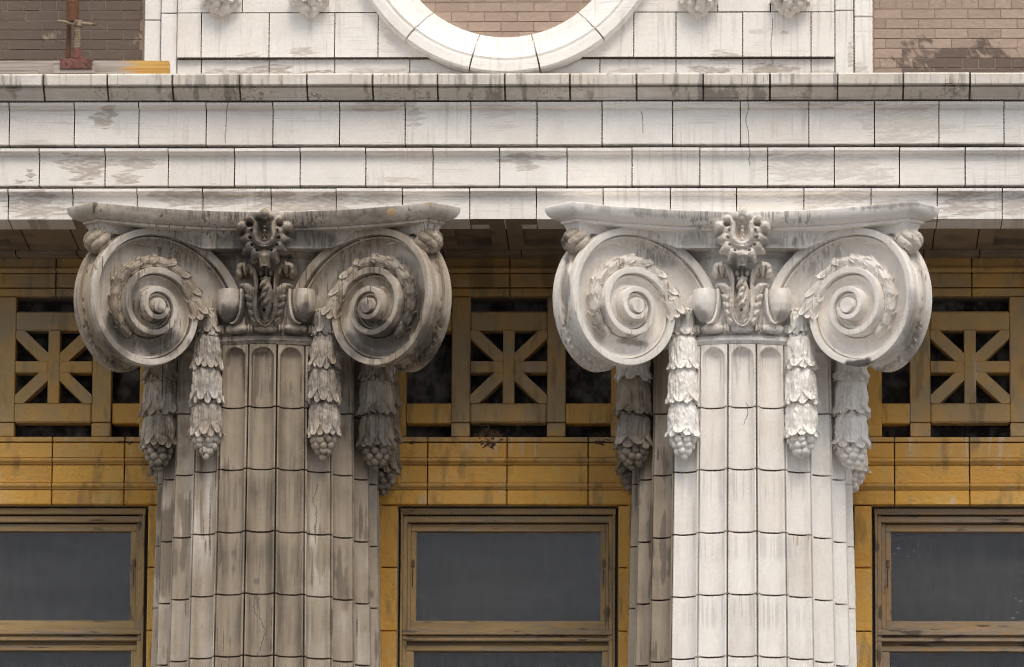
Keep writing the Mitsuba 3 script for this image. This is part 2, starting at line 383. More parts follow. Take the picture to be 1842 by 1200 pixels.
course('fascia', f2_j, 305, -.06, fascia_prof(-.06, -.115, Z(265, -.115), Z(281, -.06), Z(333, -.06))) if False else None
for js, py, y, ym, pa, pm, pb, nm in ((f2_j, 305, -.06, -.115, 265.5, 281, 333, 'fascia_001'), (f3_j, 372, 0., -.055, 338.5, 353, 394, 'fascia_002')):
    course(nm, js, py, y, fascia_prof(y, ym, Z(pa, ym), Z(pm, y), Z(pb, y)))
zS = Z(394, 0.)                                        # level of the soffit = top of the abaci
x0e, x1e = X(f1_j[0], 0), X(f1_j[-1], 0)
add('core', cat(*bands, box(x0e, x1e, -.10, .9, Z(259, -.12) + .012, zc[0] - .03), box(x0e, x1e, -.155, .6, Z(190, -.12), zc[3] + .004), box(x0e, x1e, -.04, .91, Z(333, -.06) + .012, Z(262, -.1)),
                box(x0e, x1e, .02, .10, zS + .012, Z(336, 0)), box(x0e, x1e, .02, 2.2, zS + .09, zS + .9)), 'joint', ent, uv=(.5, .5))

# soffit: coffered slabs between the fascia and the wall, and a cove along the wall
YW = 1.20                                              # front of the yellow wall
sof = ent + '__soffit'
zW = Z(464, YW)
sj = [-330, -180, 42, 131, 350, 600, 790, 912, 1035, 1250, 1480, 1680, 1760, 1990, 2150]
for a, b in zip(sj[:-1], sj[1:]):
    xa, xb = X(a, .5, 430) + J, X(b, .5, 430) - J
    rim = sbox(xa, .0, xb, .93).difference(sbox(xa + .10, .16, xb - .10, .80)) if xb - xa > .35 else sbox(xa, .0, xb, .93)
    m = trimesh.creation.extrude_polygon(rim, .06, engine='earcut'); m.apply_translation([0, 0.012, zS])
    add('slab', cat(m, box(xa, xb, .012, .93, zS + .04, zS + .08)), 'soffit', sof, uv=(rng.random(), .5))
cj = [-330, -100, 35, 145, 330, 560, 800, 940, 1100, 1300, 1550, 1660, 1760, 1900, 2150]
hc = zS - zW
for a, b in zip(cj[:-1], cj[1:]):
    pr = [(YW + .05, zS - .002), (YW + .05, zW), (YW - .03, zW), (YW - .03, zW + .02)] + [(YW - .03 - (.22) * (1 - math.cos(t)), zW + .02 + (hc - .045) * math.sin(t)) for t in np.linspace(.1, math.pi / 2, 7)] + [(YW - .26, zS - .002)]
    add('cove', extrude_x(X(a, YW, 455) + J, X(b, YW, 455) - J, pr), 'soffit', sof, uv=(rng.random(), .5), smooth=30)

# ------------------------------------------------------------------ attic: white pier with the ring of an oculus
YA = .13
att = thing('attic_pier', 'white terracotta pier above the coping, with a round moulded ring at its centre', 'wall')
OX, OZ = X(908, YA - .1, 60), Z(-147, YA - .1, 908); RO, RI = OZ - Z(131, YA - .1, 908), OZ - Z(72, YA + .11, 908)
hole = Point(OX, OZ).buffer(RI + .05, 48)
def az(py): return Z(py, YA)
def ax(px): return X(px, YA, 70)
zb, zt = zc[0] - .02, az(-330)
JA = .0034
rows = [(az(103), zb, YA + .045, [318, 362, 484, 602, 737, 908, 1079, 1216, 1336, 1459, 1502]),
        (az(22), az(103), YA, [318, 362, 484, 602, 680, 908, 1140, 1216, 1336, 1459, 1502]),
        (az(-95), az(22), YA, [318, 435, 556, 680, 908, 1140, 1291, 1386, 1502]),
        (az(-212), az(-95), YA, [318, 380, 500, 620, 740, 908, 1080, 1200, 1320, 1440, 1502]),
        (zt, az(-212), YA, [318, 435, 556, 680, 908, 1140, 1291, 1386, 1502])]
abeds = []
for z1, z0, yf, js in rows:
    abeds.append(plate(sbox(ax(js[0]) + .01, z0 + .001, ax(js[-1]) - .01, z1 - .001).difference(Point(OX, OZ).buffer(RI + .1, 48)), yf + .012, .3))
    for a, b in zip(js[:-1], js[1:]):
        pg = sbox(ax(a) + JA, z0 + JA, ax(b) - JA, z1 - JA).difference(hole)
        if pg.area > .002:
            add('tile', plate(pg, yf + jit(.002), .34), 'entab', att, uv=(rng.random() * .7, max(.02, .1 + jit(.05))))
for a, b, yf, jy in ((288, 318, YA + .03, 21), (257, 287, YA + .09, 29), (1502, 1536, YA + .03, 18), (1537, 1571, YA + .09, 25)):
    for z0, z1 in ((zb, az(jy)), (az(jy), az(jy - 130)), (az(jy - 130), zt)):
        add('edge_strip', cbox(ax(a) + .003, ax(b) - .003, yf, .34, z0 + J, z1 - J, .004), 'entab', att, uv=(.15 * rng.random(), .06 if a != 1502 else .2))
add('core', cat(*abeds, plate(sbox(ax(258), zb, ax(1570), zt).difference(Point(OX, OZ).buffer(RI + .1, 48)), YA + .13, .33)), 'joint', att, uv=(.5, .5))
ring = att + '__ring'
# profile of the ring (radius, y): outer side, flat fillet, groove, ovolo, hollow running in towards the brick
rp = [(RO - .0, YA + .02), (RO, YA - .085), (RO - .012, YA - .10), (RO - .070, YA - .10), (RO - .074, YA - .088), (RO - .086, YA - .088)]
rp += [(RO - .086 - .028 * math.sin(t), YA - .088 - .016 * math.sin(2 * t) + .03 * (1 - math.cos(t))) for t in np.linspace(.1, math.pi / 2, 5)]
rp += [(RO - .118 - (.155) * u, YA - .060 + .03 * u + .10 * u * u) for u in np.linspace(0, 1, 8)] + [(RI, YA + .11), (RI, .34), (RO - .05, .34)]
rp = np.array(rp)
for k in range(14):
    a0, a1 = -90 - 12.86 + k * 360 / 14, -90 + 12.86 + k * 360 / 14
    e = math.degrees(.0045 / .85)
    th = np.radians(np.linspace(a0 + e, a1 - e, 13))
    v = np.array([[(OX + r * math.cos(t), y, OZ + r * math.sin(t)) for r, y in rp] for t in th])
    m = quads(v, 13, len(rp)); n = len(rp)
    capv = [[i, j] for i in (0,) for j in (0,)]
    v2, f2 = trimesh.creation.triangulate_polygon(Polygon(rp), engine='earcut')
    def cap(t): return np.array([(OX + r * math.cos(t), y, OZ + r * math.sin(t)) for r, y in v2])
    m = cat(m, trimesh.Trimesh(cap(th[0]), f2, process=False), trimesh.Trimesh(cap(th[-1]), f2[:, ::-1], process=False))
    if m.volume < 0: m.invert()
    add('voussoir', m, 'entab', ring, uv=(.25 * rng.random(), .04), smooth=28)
cs = quads(np.array([[(OX + r * math.cos(t), y, OZ + r * math.sin(t)) for r, y in ((RO - .02, YA + .02), (RO - .02, YA - .06), (RO - .08, YA - .06), (RI + .02, YA + .12), (RI + .02, .34))] for t in np.linspace(0, 2 * math.pi, 97)]), 97, 5)
add('bed', cs, 'joint', ring, uv=(.5, .5))

# brick wall behind the pier
YB = .30
bw = thing('brick_wall', 'brown brick wall showing left and right of the white pier and inside its ring', 'wall')
add('mortar', box(X(-260, YB), X(2100, YB), YB + .005, YB + .30, zc[0] - .05, az(-330)), 'mortar_brick', bw, uv=(.5, .5))
bh, bl = 18.4 / 285, 60 / 285
zbase = zc[0] - .02
def bricks(pa, pb, pt, bottom, wear, shift, keep=None):
    zz, row = bottom, 0
    while zz < az(pt):
        header = row % 6 == 3
        L = bl / 2 if header else bl
        x = X(pa, YB, 70) - ((row % 2) * .5 + shift) * L
        while x < X(pb, YB, 70):
            a, b = max(x, X(pa, YB, 70)), min(x + L, X(pb, YB, 70))
            cx, cz = (a + b) / 2, zz + bh / 2
            if b - a > .03 and (keep is None or keep(cx, cz)):
                add('brick', cbox(a + .0022, b - .0022, YB + jit(.0012), YB + .09, zz + .0022, zz + bh - .0022, .002), 'brick', bw, uv=(rng.random(), wear(cx, cz) + jit(.03)))
            x += L
        zz += bh; row += 1
bricks(-110, 256, -75, zbase, lambda x, z: .86, .35)
bricks(1572, 1960, -75, zbase, lambda x, z: .12 + .62 * np.clip((az(28) - z) / .28, 0, 1) * np.clip((x - X(1545, YB)) / .5, 0, 1), .15)
bricks(700, 1115, -150, zbase + .18, lambda x, z: .0, .6, lambda x, z: (x - OX) ** 2 + (z - OZ) ** 2 < (RI + .14) ** 2)

# ------------------------------------------------------------------ yellow wall with windows and grilles
yw = thing('terracotta_wall', 'mustard yellow terracotta wall recessed behind the two columns', 'wall')
def yx(px, py=800, y=YW): return X(px, y, py)
def yz(py, y=YW): return Z(py, y)
def ytile(x0, x1, p0, p1, y=YW, dirt=.3, back=.12, j=.0035, name='tile', c=.004, tint=None):
    add(name, cbox(x0 + j, x1 - j, y + jit(.001), y + back, yz(p1) + j, yz(p0) - j, c), 'yellow', yw, uv=(rng.random() if tint is None else tint, max(0, dirt + jit(.06))))
def ymould(x0, x1, p0, p1, dirt=.3, proj=.03):
    za, zb_ = yz(p0), yz(p1); h = za - zb_
    pr = [(YW + .1, zb_ + .001), (YW - .004, zb_ + .001), (YW - .006, zb_ + .25 * h)] + [(YW - .006 - proj * math.sin(t) * .8, zb_ + .25 * h + .45 * h * (1 - math.cos(t))) for t in np.linspace(.1, math.pi / 2, 5)] + [(YW - proj, zb_ + .75 * h), (YW - proj, za - .002), (YW + .1, za - .002)]
    add('moulding', extrude_x(x0 + .003, x1 - .003, pr), 'yellow', yw, uv=(rng.random(), dirt), smooth=30)

wallj = {  # x joints (px) of the bands under and over the grilles
    'low': [-420, -300, -160, -36, 94, 224, 300, 480, 640, 769, 912, 1058, 1180, 1330, 1480, 1609, 1744, 1880, 2020, 2160],
    'top': [-420, -280, -160, -40, 101, 240, 400, 560, 760, 917, 1075, 1240, 1400, 1560, 1748, 1890, 2030, 2160]}
for a, b in zip(wallj['top'][:-1], wallj['top'][1:]):
    x0, x1 = yx(a, 490), yx(b, 490)
    ytile(x0, x1, 463, 482, dirt=.75)
    ymould(x0, x1, 482, 491, dirt=.8, proj=.02)
    ytile(x0, x1, 491, 517, dirt=.8)
    ytile(x0, x1, 517, 533, y=YW + .012, dirt=.8)
for a, b in zip(wallj['low'][:-1], wallj['low'][1:]):
    x0, x1 = yx(a, 840), yx(b, 840)
    ytile(x0, x1, 785.5, 796, y=YW - .01, dirt=.75)
    ytile(x0, x1, 796, 825, y=YW - .006, dirt=.28)
    ymould(x0, x1, 825, 836, dirt=.5, proj=.028)
    ytile(x0, x1, 836, 870, dirt=.16)
    ymould(x0, x1, 870, 881, dirt=.5, proj=.024)
    ytile(x0, x1, 881, 908.5, y=YW - .004, dirt=.14)
# the wall's mass behind the tiles, left open at grilles and windows
WIN = [(-330, 263.5), (715.5, 1111), (1569.5, 2170)]
GR = [(-260, 254), (730, 1100), (1584, 2060)]            # the grille strips
back = sbox(yx(-430), yz(1700), yx(2170), yz(462))
for a, b in WIN: back = back.difference(sbox(yx(a, 1050), yz(1650), yx(b, 1050), yz(909)))
for a, b in GR: back = back.difference(sbox(yx(a, 660), yz(785.5), yx(b, 660), yz(532.5)))
add('core', plate(back, YW + .06, YW + .42), 'mortar_grey', yw, uv=(.5, .5))
# quoins beside the windows
for k, (a, b) in enumerate(((264, 300), (683, 715), (1111.5, 1150), (1536, 1569))):
    for p0, p1 in ((909, 1021), (1021, 1135), (1135, 1250), (1250, 1365), (1365, 1480), (1480, 1595), (1595, 1700)):
        ytile(yx(a, 1050), yx(b, 1050), p0, p1, dirt=.22, back=.16, name='quoin')
    if k in (1, 2):
        e = (681, 686) if k == 1 else (1129, 1134)
        add('bead', box(yx(e[0], 1050), yx(e[1], 1050), YW - .02, YW + .05, yz(1700), yz(909)), 'yellow', yw, uv=(.6, .45))
for a, b in ((263.5, 300), (1150, 1164)):
    pass

# grilles
def grille(label, c, half, openings, jambs, stile):
    """c: px of the star's middle; openings: (left, right) px of plain openings beside it; stile: width of the stiles in px."""
    g = thing('vent_grille', label, 'grille', None)
    hw = half / 278.5
    cx = yx(c, 655); zt_, z0_ = yz(560), yz(760)
    yt, yb_ = YW + .0, YW + .13
    d = lambda: (rng.random(), 1.0 + jit(.06))
    L, R = cx - hw, cx + hw
    fz1, fz0 = yz(594), yz(725)
    czz = (fz1 + fz0) / 2
    add('rail', cbox(L, R, yt, yb_, fz1, zt_, .010), 'yellow', g, uv=d())
    add('rail', cbox(L, R, yt, yb_, z0_, fz0, .010), 'yellow', g, uv=d())
    bw2 = 21 / 2 / 278.5
    add('bar', cbox(cx - bw2, cx + bw2, yt, yb_, fz0, fz1, .004), 'yellow', g, uv=d())
    for s in (-1, 1):
        add('bar', cbox(cx + s * bw2, cx + s * hw, yt + .0015, yb_, czz - bw2, czz + bw2, .004), 'yellow', g, uv=d())
        for t in (-1, 1):
            ang = math.atan2(fz1 - czz, hw); ln = math.hypot(fz1 - czz, hw)
            di = np.array([s * math.cos(ang), t * math.sin(ang)]); nn = np.array([-di[1], di[0]]) * bw2 * 1.02
            p = np.array([cx, czz])
            pg = Polygon([p + di * .02 + nn, p + di * (ln + .05) + nn, p + di * (ln + .05) - nn, p + di * .02 - nn]).intersection(sbox(L, fz0, R, fz1))
            pg = pg.difference(sbox(cx - bw2, fz0, cx + bw2, fz1)).difference(sbox(L, czz - bw2, R, czz + bw2))
            add('diagonal_bar', plate(pg, yt + .003, yb_), 'yellow', g, uv=d())
    sw = stile / 278.5
    for s in (-1, 1):
        a, b = sorted((cx + s * (hw + .002), cx + s * (hw + sw)))
        add('stile', cbox(a, b, yt + .006, yb_, yz(759), yz(533.5), .005), 'yellow', g, uv=d())
        add('stile', cbox(a, b, yt + .006, yb_, yz(785), yz(760.5), .005), 'yellow', g, uv=d())
    for (a, b) in openings:   # the small sill block that crosses each plain opening
        add('cross_block', cbox(yx(a, 740), yx(b, 740), yt + .010, yb_, yz(761), yz(725), .005), 'yellow', g, uv=(.3, .35), label='cleaner yellow block between a large opening and a slot')
        add('head_block', cbox(yx(a, 570), yx(b, 570), yt + .010, yb_, yz(595), yz(560), .005), 'yellow', g, uv=(.3, .8))
    for (a, b) in jambs:
        add('jamb', cbox(yx(a, 660), yx(b, 660), yt + .004, yb_, yz(785), yz(533.5), .005), 'yellow', g, uv=(.5, .35))
    lo = min([a for a, b in openings + jambs] + [c - half - stile]); hi = max([b for a, b in openings + jambs] + [c + half + stile])
    # crumpled bituminous felt behind the openings
    nx, nz = 90, 60
    xs, zs = np.linspace(yx(lo, 660) - .02, yx(hi, 660) + .02, nx), np.linspace(yz(787), yz(531), nz)
    P = np.array([[(x, 0, z) for z in zs] for x in xs])
    P[..., 1] = YW + .20 + .09 * (meshkit.fbm(np.stack([P[..., 0] * 6, P[..., 2] * 5, np.full((nx, nz), c * .1)], -1), 4, 2) - .5)
    add('felt', quads(P, nx, nz), 'felt', g, uv=(.5, .9), smooth=True, label='crumpled black felt behind the openings')
    return g
grille('yellow star-barred vent grille between the two columns', 915, 69, [(731, 812), (1018, 1099)], [(699, 731), (1099, 1112)], 34)
grille('yellow star-barred vent grille left of the sooty column, partly behind its volute', 97, 69.5, [(202, 252), (-160, -8)], [(252, 290), (-260, -160)], 35)
grille('yellow star-barred vent grille right of the clean white column', 1745, 71, [(1586, 1637), (1853, 1960)], [(1560, 1586), (1960, 2070)], 37)

# bird nest debris on the sills
def debris(label, px, w, h, n):
    key = thing('debris', label, 'debris', None)
    ms = []
    for _ in range(n):
        u, v = rng.normal(0, .33), abs(rng.normal(0, .40))
        a = rng.uniform(0, math.pi); e = rng.normal(0, .5); L = rng.uniform(.025, .075)
        di = np.array([math.cos(a) * math.cos(e), math.sin(a) * math.cos(e) * .6, math.sin(e)])
        c0 = np.array([yx(px, 790) + u * w / 278, YW + .01 + rng.uniform(-.02, .09), yz(797) + .004 + v * max(0, 1 - abs(u) * 1.1) * h / 278])
        ms.append(trimesh.creation.cylinder(rng.uniform(.002, .005), segment=[c0 - di * L / 2, c0 + di * L / 2], sections=5))
    b = trimesh.creation.icosphere(3); b.vertices *= (1 + .9 * (meshkit.fbm(b.vertices * 5 + px, 3)[:, None] - .5)) * np.array([w / 278 * .46, .06, h / 278 * .55])
    b.apply_translation([yx(px, 790), YW + .05, yz(797) + .006])
    scene[key] = mikit.ply(cat(b, *ms), 'mat_twig', smooth=False)
debris('dark clump of nest twigs on the sill in the slot below the middle grille', 878, 62, 42, 130)
debris('small dark clump of twigs at the left end of the middle sill, beside the sooty column', 741, 26, 16, 50)
debris('dark clump of twigs at the right end of the middle sill, beside the white column', 1078, 44, 22, 80)
debris('flat scatter of dark twigs on the left sill, beside the sooty column garland', 222, 46, 8, 60)

# windows
def window(label, a, b, glass, dirt):
    """a, b: px of the opening; glass: (left, right) px of the pane."""
    w = thing('window', label, 'window', None)
    y0 = YW + .06
    xa, xb = yx(a, 1050, y0), yx(b, 1050, y0)
    ga, gb = yx(glass[0], 1050, y0 + .08), yx(glass[1], 1050, y0 + .08)
    zt_ = yz(909); zl = yz(1640)
    def wd(name, x0, x1, ya, yb_, z0, z1, par=w, hor=1, c=.004, dd=0):
        return add(name, cbox(x0, x1, ya, yb_, z0, z1, c), 'wood', par, uv=(hor, dirt + dd))
    fr = w + '__frame'
    z = lambda p: Z(p, y0 + .03)
    # brickmould: two steps round the opening
    m1, m2 = .030, .058
    for s, x in ((1, xa), (-1, xb)):
        wd('stile', x + s * .016, x + s * m1, y0 - .005, y0 + .05, zl, z(917), fr, 0)
        wd('stile', x + s * m1, x + s * m2, y0 + .018, y0 + .07, zl, z(928), fr, 0)
        gx = ga if s > 0 else gb
        wd('stile', x + s * m2, gx - s * .036, y0 + .045, y0 + .12, z(1134), z(941), fr, 0)
    wd('head', xa + .012, xb - .012, y0 - .005, y0 + .05, z(926.5), z(916), fr)
    wd('head', xa + m1, xb - m1, y0 + .018, y0 + .07, z(940), z(929), fr, dd=.15)
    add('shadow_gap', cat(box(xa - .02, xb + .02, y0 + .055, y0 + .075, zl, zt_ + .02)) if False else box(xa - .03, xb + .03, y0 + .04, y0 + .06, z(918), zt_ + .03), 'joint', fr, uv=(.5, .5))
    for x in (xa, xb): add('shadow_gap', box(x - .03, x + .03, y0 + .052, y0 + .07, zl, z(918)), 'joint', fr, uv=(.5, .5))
    sa = w + '__sash'
    wd('rail', ga - .036, gb + .036, y0 + .05, y0 + .10, z(955.5), z(942), sa)
    wd('rail', ga - .036, gb + .036, y0 + .05, y0 + .10, z(1133), z(1116), sa, dd=-.05)
    wd('stile', ga - .036, ga, y0 + .052, y0 + .10, z(1116), z(955.5), sa, 0)
    wd('stile', gb, gb + .036, y0 + .052, y0 + .10, z(1116), z(955.5), sa, 0)
    for x in (ga - .03, gb + .012):   # worn sash catches
        add('catch', cbox(x, x + .02, y0 + .044, y0 + .06, z(1020), z(1006), .003), 'metal', sa, uv=(.2, .1))
        add('catch', cbox(x + .004, x + .010, y0 + .047, y0 + .06, z(1056), z(1022), .002), 'metal', sa, uv=(.0, .0))
    add('pane', box(ga, gb, y0 + .08, y0 + .0805, z(1118), z(953)) if False else quads(np.array([[(ga, y0 + .08, z(1118)), (ga, y0 + .08, z(953))], [(gb, y0 + .08, z(1118)), (gb, y0 + .08, z(953))]]), 2, 2), 'glass', sa)
    tr = w + '__transom'
    wd('ledge', xa + m1, xb - m1, y0 + .005, y0 + .11, z(1143), z(1133.5), tr, dd=.35)
    wd('ledge', xa + m1, xb - m1, y0 + .028, y0 + .11, z(1147.5), z(1143.5), tr, dd=.1)
    wd('ledge', xa + m1, xb - m1, y0 + .014, y0 + .11, z(1154), z(1148), tr, dd=.25)
    wd('ledge', xa + m2, xb - m2, y0 + .060, y0 + .11, z(1159), z(1154.5), tr, dd=.4)
    sb = w + '__sash_001'
    wd('rail', xa + m2 - .01, xb - m2 + .01, y0 + .050, y0 + .11, z(1170.5), z(1159.5), sb)
    wd('stile', xa + m2 - .01, ga - .012, y0 + .052, y0 + .11, zl, z(1171), sb, 0)
    wd('stile', gb + .012, xb - m2 + .01, y0 + .052, y0 + .11, zl, z(1171), sb, 0)
    add('pane', quads(np.array([[(ga - .02, y0 + .085, zl), (ga - .02, y0 + .085, z(1168))], [(gb + .02, y0 + .085, zl), (gb + .02, y0 + .085, z(1168))]]), 2, 2), 'glass', sb)
    # dim room
    add('blind', box(xa, xb, y0 + .20, y0 + .22, zl, zt_), 'room', w, uv=(rng.random(), .5), label='dim grey blind behind the glass')
window('weathered ochre sash window between the two columns', 715.5, 1111, (749, 1080), .3)
window('ochre sash window cut by the left edge of the picture, beside the sooty column', -330, 263.5, (-290, 235), .2)
window('brown peeling sash window cut by the right edge of the picture, beside the white column', 1569.5, 2170, (1603, 2130), .75)

# ------------------------------------------------------------------ columns
# local frame of a column: axis at the origin, front towards -y, z = 0 at the top of the abacus
YAX = .72
AQ = .425                                              # how strongly the sides of the abacus are hollowed


def zl(py, y): return Z(py, y) - zS                     # local z from a pixel row at world depth y


def abacus_ring(inset, z, body=False):
    """Plan of the abacus: four hollow sides and four cut corners. The body under the moulding is straighter, and its foot rises behind the volutes."""
    C = 2.305 - inset * 1.41
    def side_y(x): return (.828 + 1.65 * np.maximum(0, np.abs(x) - .60) ** 2 - (inset - .116)) if body else (.940 + .265 * x ** 2 - inset)
    lo, hi = .5, 1.4
    for _ in range(50):
        m = (lo + hi) / 2
        lo, hi = (m, hi) if m + side_y(m) < C else (lo, m)
    xs = np.linspace(-lo, lo, 61)
    zz = np.full(61, z)
    if body and z < -.16:
        q = np.abs(xs); f = np.clip((q - .40) / .22, 0, 1) * np.clip((1.0 - q) / .08, 0, 1)
        zz = z + f * (-.125 - z)
    side = np.c_[xs, -side_y(xs)]
    pts = []
    for k in range(4):
        c, s = math.cos(k * math.pi / 2), math.sin(k * math.pi / 2)
        pts.append(np.c_[side @ np.array([[c, s], [-s, c]]), zz])
    return np.vstack(pts)


def loft(rings):
    v = np.array(rings).transpose(1, 0, 2); n, m = v.shape[:2]
    a = quads(v, n, m, wrap=True)
    out = [a]
    for r, flip in ((rings[0], 0), (rings[-1], 1)):
        c = np.array([[0, 0, r[0][2]]]); i = np.arange(len(r))
        f = np.c_[i, (i + 1) % len(r), np.full(len(r), len(r))]
        out.append(trimesh.Trimesh(np.vstack([r, c]), f[:, ::-1] if flip else f, process=False))
    m = cat(*out)
    if m.volume < 0: m.invert()
    return m


def abacus_mould():
    pr = [(.004, .0), (0, -.004)] + [(.080 * (1 - math.cos(t)), -.008 - .076 * math.sin(t)) for t in np.linspace(0.05, math.pi / 2, 10)]
    pr += [(.094, -.0845), (.088, -.087), (.088, -.102), (.098, -.1035)]
    return loft([abacus_ring(i, z) for i, z in pr])


def abacus_body():
    pr = [(.104, -.098)] + [(.116 + .024 * math.sin(t), -.104 - .088 * (t / (math.pi / 2))) for t in np.linspace(0, math.pi / 2, 8)] + [(.134, -.195), (.134, -.208), (.30, -.210)]
    return loft([abacus_ring(i, z, True) for i, z in pr])


# --- volutes
XC, R0 = .712, .522
ZE = zl(549, YAX - .70 - AQ * XC ** 2 - .10 - YAX + .72)      # height of the eye
_xs = np.linspace(-.2, 1.6, 2000)
_sl = np.concatenate([[0], np.cumsum(np.hypot(np.diff(_xs), np.diff(AQ * _xs ** 2)))])
_sc = np.interp(XC, _xs, _sl)


def face(u, v, h):
    """A point of the (bent) face of the right-hand front volute: u, v from the eye, h out of the face."""
    x = np.interp(_sc + u, _sl, _xs)
    y = -(.70 + AQ * x ** 2)
    k = 2 * AQ * x; n = np.hypot(1, k)
    h = np.maximum(h, -.36 * math.sqrt(2) * np.abs(x + y))     # no hollow deeper than the plate is thick
    return np.stack([x - h * k / n, y - h / n, ZE + v], -1)


def Rt(t): return R0 * .5 ** t
def Ht(t): return .050 * np.maximum(t, 0) ** .9
BAND = .046


def volute_face(t0=-.275, t1=.725, nt=220):
    ts = np.linspace(t0, t1, nt)
    rows = []
    for t in ts:
        rr, hh = [], []
        for k in range(3):
            tau = t + k; R, H = Rt(tau), Ht(tau); Rn, Hn = Rt(tau + 1), Ht(tau + 1)
            b = BAND * (1 - .10 * min(tau, 2)) * (1 if tau > 0 else 1 + 1.2 * -tau)
            D = .060 * .5 ** (.8 * max(tau, 0))
            st = .030 if k < 2 else .022
            seg = [(R, None), (R - .001, H - .006), (R - .004, H), (R - .016, H + .001), (R - b + .010, H), (R - b + .002, H - .001), (R - b, H - st), (R - b - .002, H - st - .034), (R - b - .007, H - st - .034), (R - b - .008, H - st - .004), (R - b - .018, H - st - .005), (R - b - .020, H - st - .016)]
            lo = R - b - .020
            fl = H - st - .016
            inner = Rn if k < 2 else .052
            for w in np.linspace(0, 1, 17)[1:]:
                seg.append((lo + (inner - lo) * w, fl - (.022 if w > .97 else 0) - D * max(0., math.sin(math.pi * min(1, w) ** .75)) + (.012 * w if k < 2 else 0)))
            seg[0] = (R, -.012 if k == 0 else hh[-1])
            for r, h in seg:
                rr.append(max(r, .052)); hh.append(h if r > .052 else max(h, Ht(2.6)))
        e = Ht(2.55)
        for r, h in ((.0515, e - .035), (.051, e - .002), (.047, e + .006), (.041, e + .007), (.030, e + .004), (.0, e + .004)):
            rr.append(r); hh.append(h)
        ph = math.pi / 2 - 2 * math.pi * t
        rr, hh = np.array(rr), np.array(hh)
        rows.append(face(rr * math.cos(ph), rr * math.sin(ph), hh))
    v = np.array(rows)
    return quads(v, nt, v.shape[1])


def swap(p):
    return np.stack([-p[..., 1], -p[..., 0], p[..., 2]], -1)


def volute_rim(t0=-.22, t1=.725, nt=150):
    rows = []
    for t in np.linspace(t0, t1, nt):
        ph = math.pi / 2 - 2 * math.pi * t
        R = Rt(t)
        A = face(np.array(R * math.cos(ph)), np.array(R * math.sin(ph)), np.array(-.012))
        A2 = face(np.array((R - .1) * math.cos(ph)), np.array((R - .1) * math.sin(ph)), np.array(-.012))
        B, B2 = swap(A), swap(A2)
        inn = (A2 - A + B2 - B); inn /= np.linalg.norm(inn) + 1e-9
        L = np.linalg.norm(B - A)
        w1 = min(.032 / L, .22); w2 = min(.042 / L, .30)
        ws = [0, w1 * .5, w1, w1 + .002, w2] + list(np.linspace(w2, 1 - w2, 11)[1:-1]) + [1 - w2, 1 - w1 - .002, 1 - w1, 1 - w1 * .5, 1]
        row = []
        for w in ws:
            g = 0
            e = min(w, 1 - w)
            if e > w1 and e < w2: g = .036
            if e > w1 and e >= w2: g = .016
            if e >= w2: g = .016 + min(.030, .2 * L) * max(0., math.sin(math.pi * (w - w2) / (1 - 2 * w2))) ** .7
            row.append(A + (B - A) * w + inn * g)
        rows.append(row)
    v = np.array(rows)
    return quads(v, nt, v.shape[1])


# --- leaves
def husk(L, r, n=7, seed=0, flare=1.16, rough=.11, nphi=112, nv=24, tipcut=.31):
    """A bell of overlapping leaves that hangs from the origin towards -z."""
    out = []
    for layer, (off, sc, ln) in enumerate(((0, 1., 1.), (.5, .90, 1.04))):
        ph = np.linspace(0, 2 * math.pi, nphi, endpoint=False)
        v = np.linspace(0, 1, nv)
        P, Vv = np.meshgrid(ph, v, indexing='ij')
        c = np.abs(((P * n / (2 * math.pi) + off) % 1) - .5) * 2
        jn = meshkit.noise(np.stack([np.floor(P * n / (2 * math.pi) + off) * 3.7 + seed, np.full_like(P, layer * 5.3), np.zeros_like(P)], -1), 5)
        r0 = np.interp(Vv, [0, .06, .2, .5, .78, .92, 1], [.45, .70, .88, .97, .96, 1.03, flare])
        rad = r * sc * r0 * (1 + (.30 * np.sqrt(np.maximum(0, 1 - c ** 2)) - .20) * np.minimum(1, Vv * 4) + .07 * np.exp(-(c / .10) ** 2) * np.minimum(1, Vv * 3) + .035 * np.exp(-((c - .55) / .12) ** 2) * Vv)
        z = -L * ln * (1 + .14 * (jn - .5)) * Vv * (1 - (tipcut + .06 * jn) * c ** 2.2 * Vv)
        rad = rad * (1 - .26 * np.clip((c - .80) / .2, 0, 1) ** 1.5 * np.minimum(1, Vv * 4))
        q = np.stack([rad * np.cos(P), rad * np.sin(P), z], -1)
        q += (meshkit.fbm(q * 48 + seed * 1.7, 3, 4)[..., None] - .5) * .15 * r * np.stack([np.cos(P), np.sin(P), 0 * P], -1)
        q += (meshkit.fbm(q * np.array([75, 75, 16]) + seed * 3.1, 3, 2)[..., None] - .5) * rough * r * 2.4 * np.stack([np.cos(P), np.sin(P), 0 * P], -1)
        inner = q[:, -1] * np.array([.62, .62, 1]) + np.array([0, 0, L * .05])
        q = np.concatenate([q, inner[:, None], (inner * np.array([.2, .2, 1]) + np.array([0, 0, L * .2]))[:, None]], 1)
        out.append(quads(q, nphi, nv + 2, wrap=True))
    for k in range(9):
        a = 2 * math.pi * (k + .3 * rng.random()) / 9
        s = trimesh.creation.icosphere(1, radius=r * .16); s.apply_translation([r * .80 * math.cos(a), r * .80 * math.sin(a), -L * .10]); out.append(s)
    for k in range(n):
        for f, rr in ((.36, .085), (.60, .075)):
            a = 2 * math.pi * (k + .5 + .12 * rng.normal()) / n
            s = trimesh.creation.icosphere(1, radius=r * rr); q = r * np.interp(f, [0, .2, .5, 1], [.6, .86, .95, .98])
            s.apply_translation([q * math.cos(a), q * math.sin(a), -L * f]); out.append(s)
    m = cat(*out)
    return m


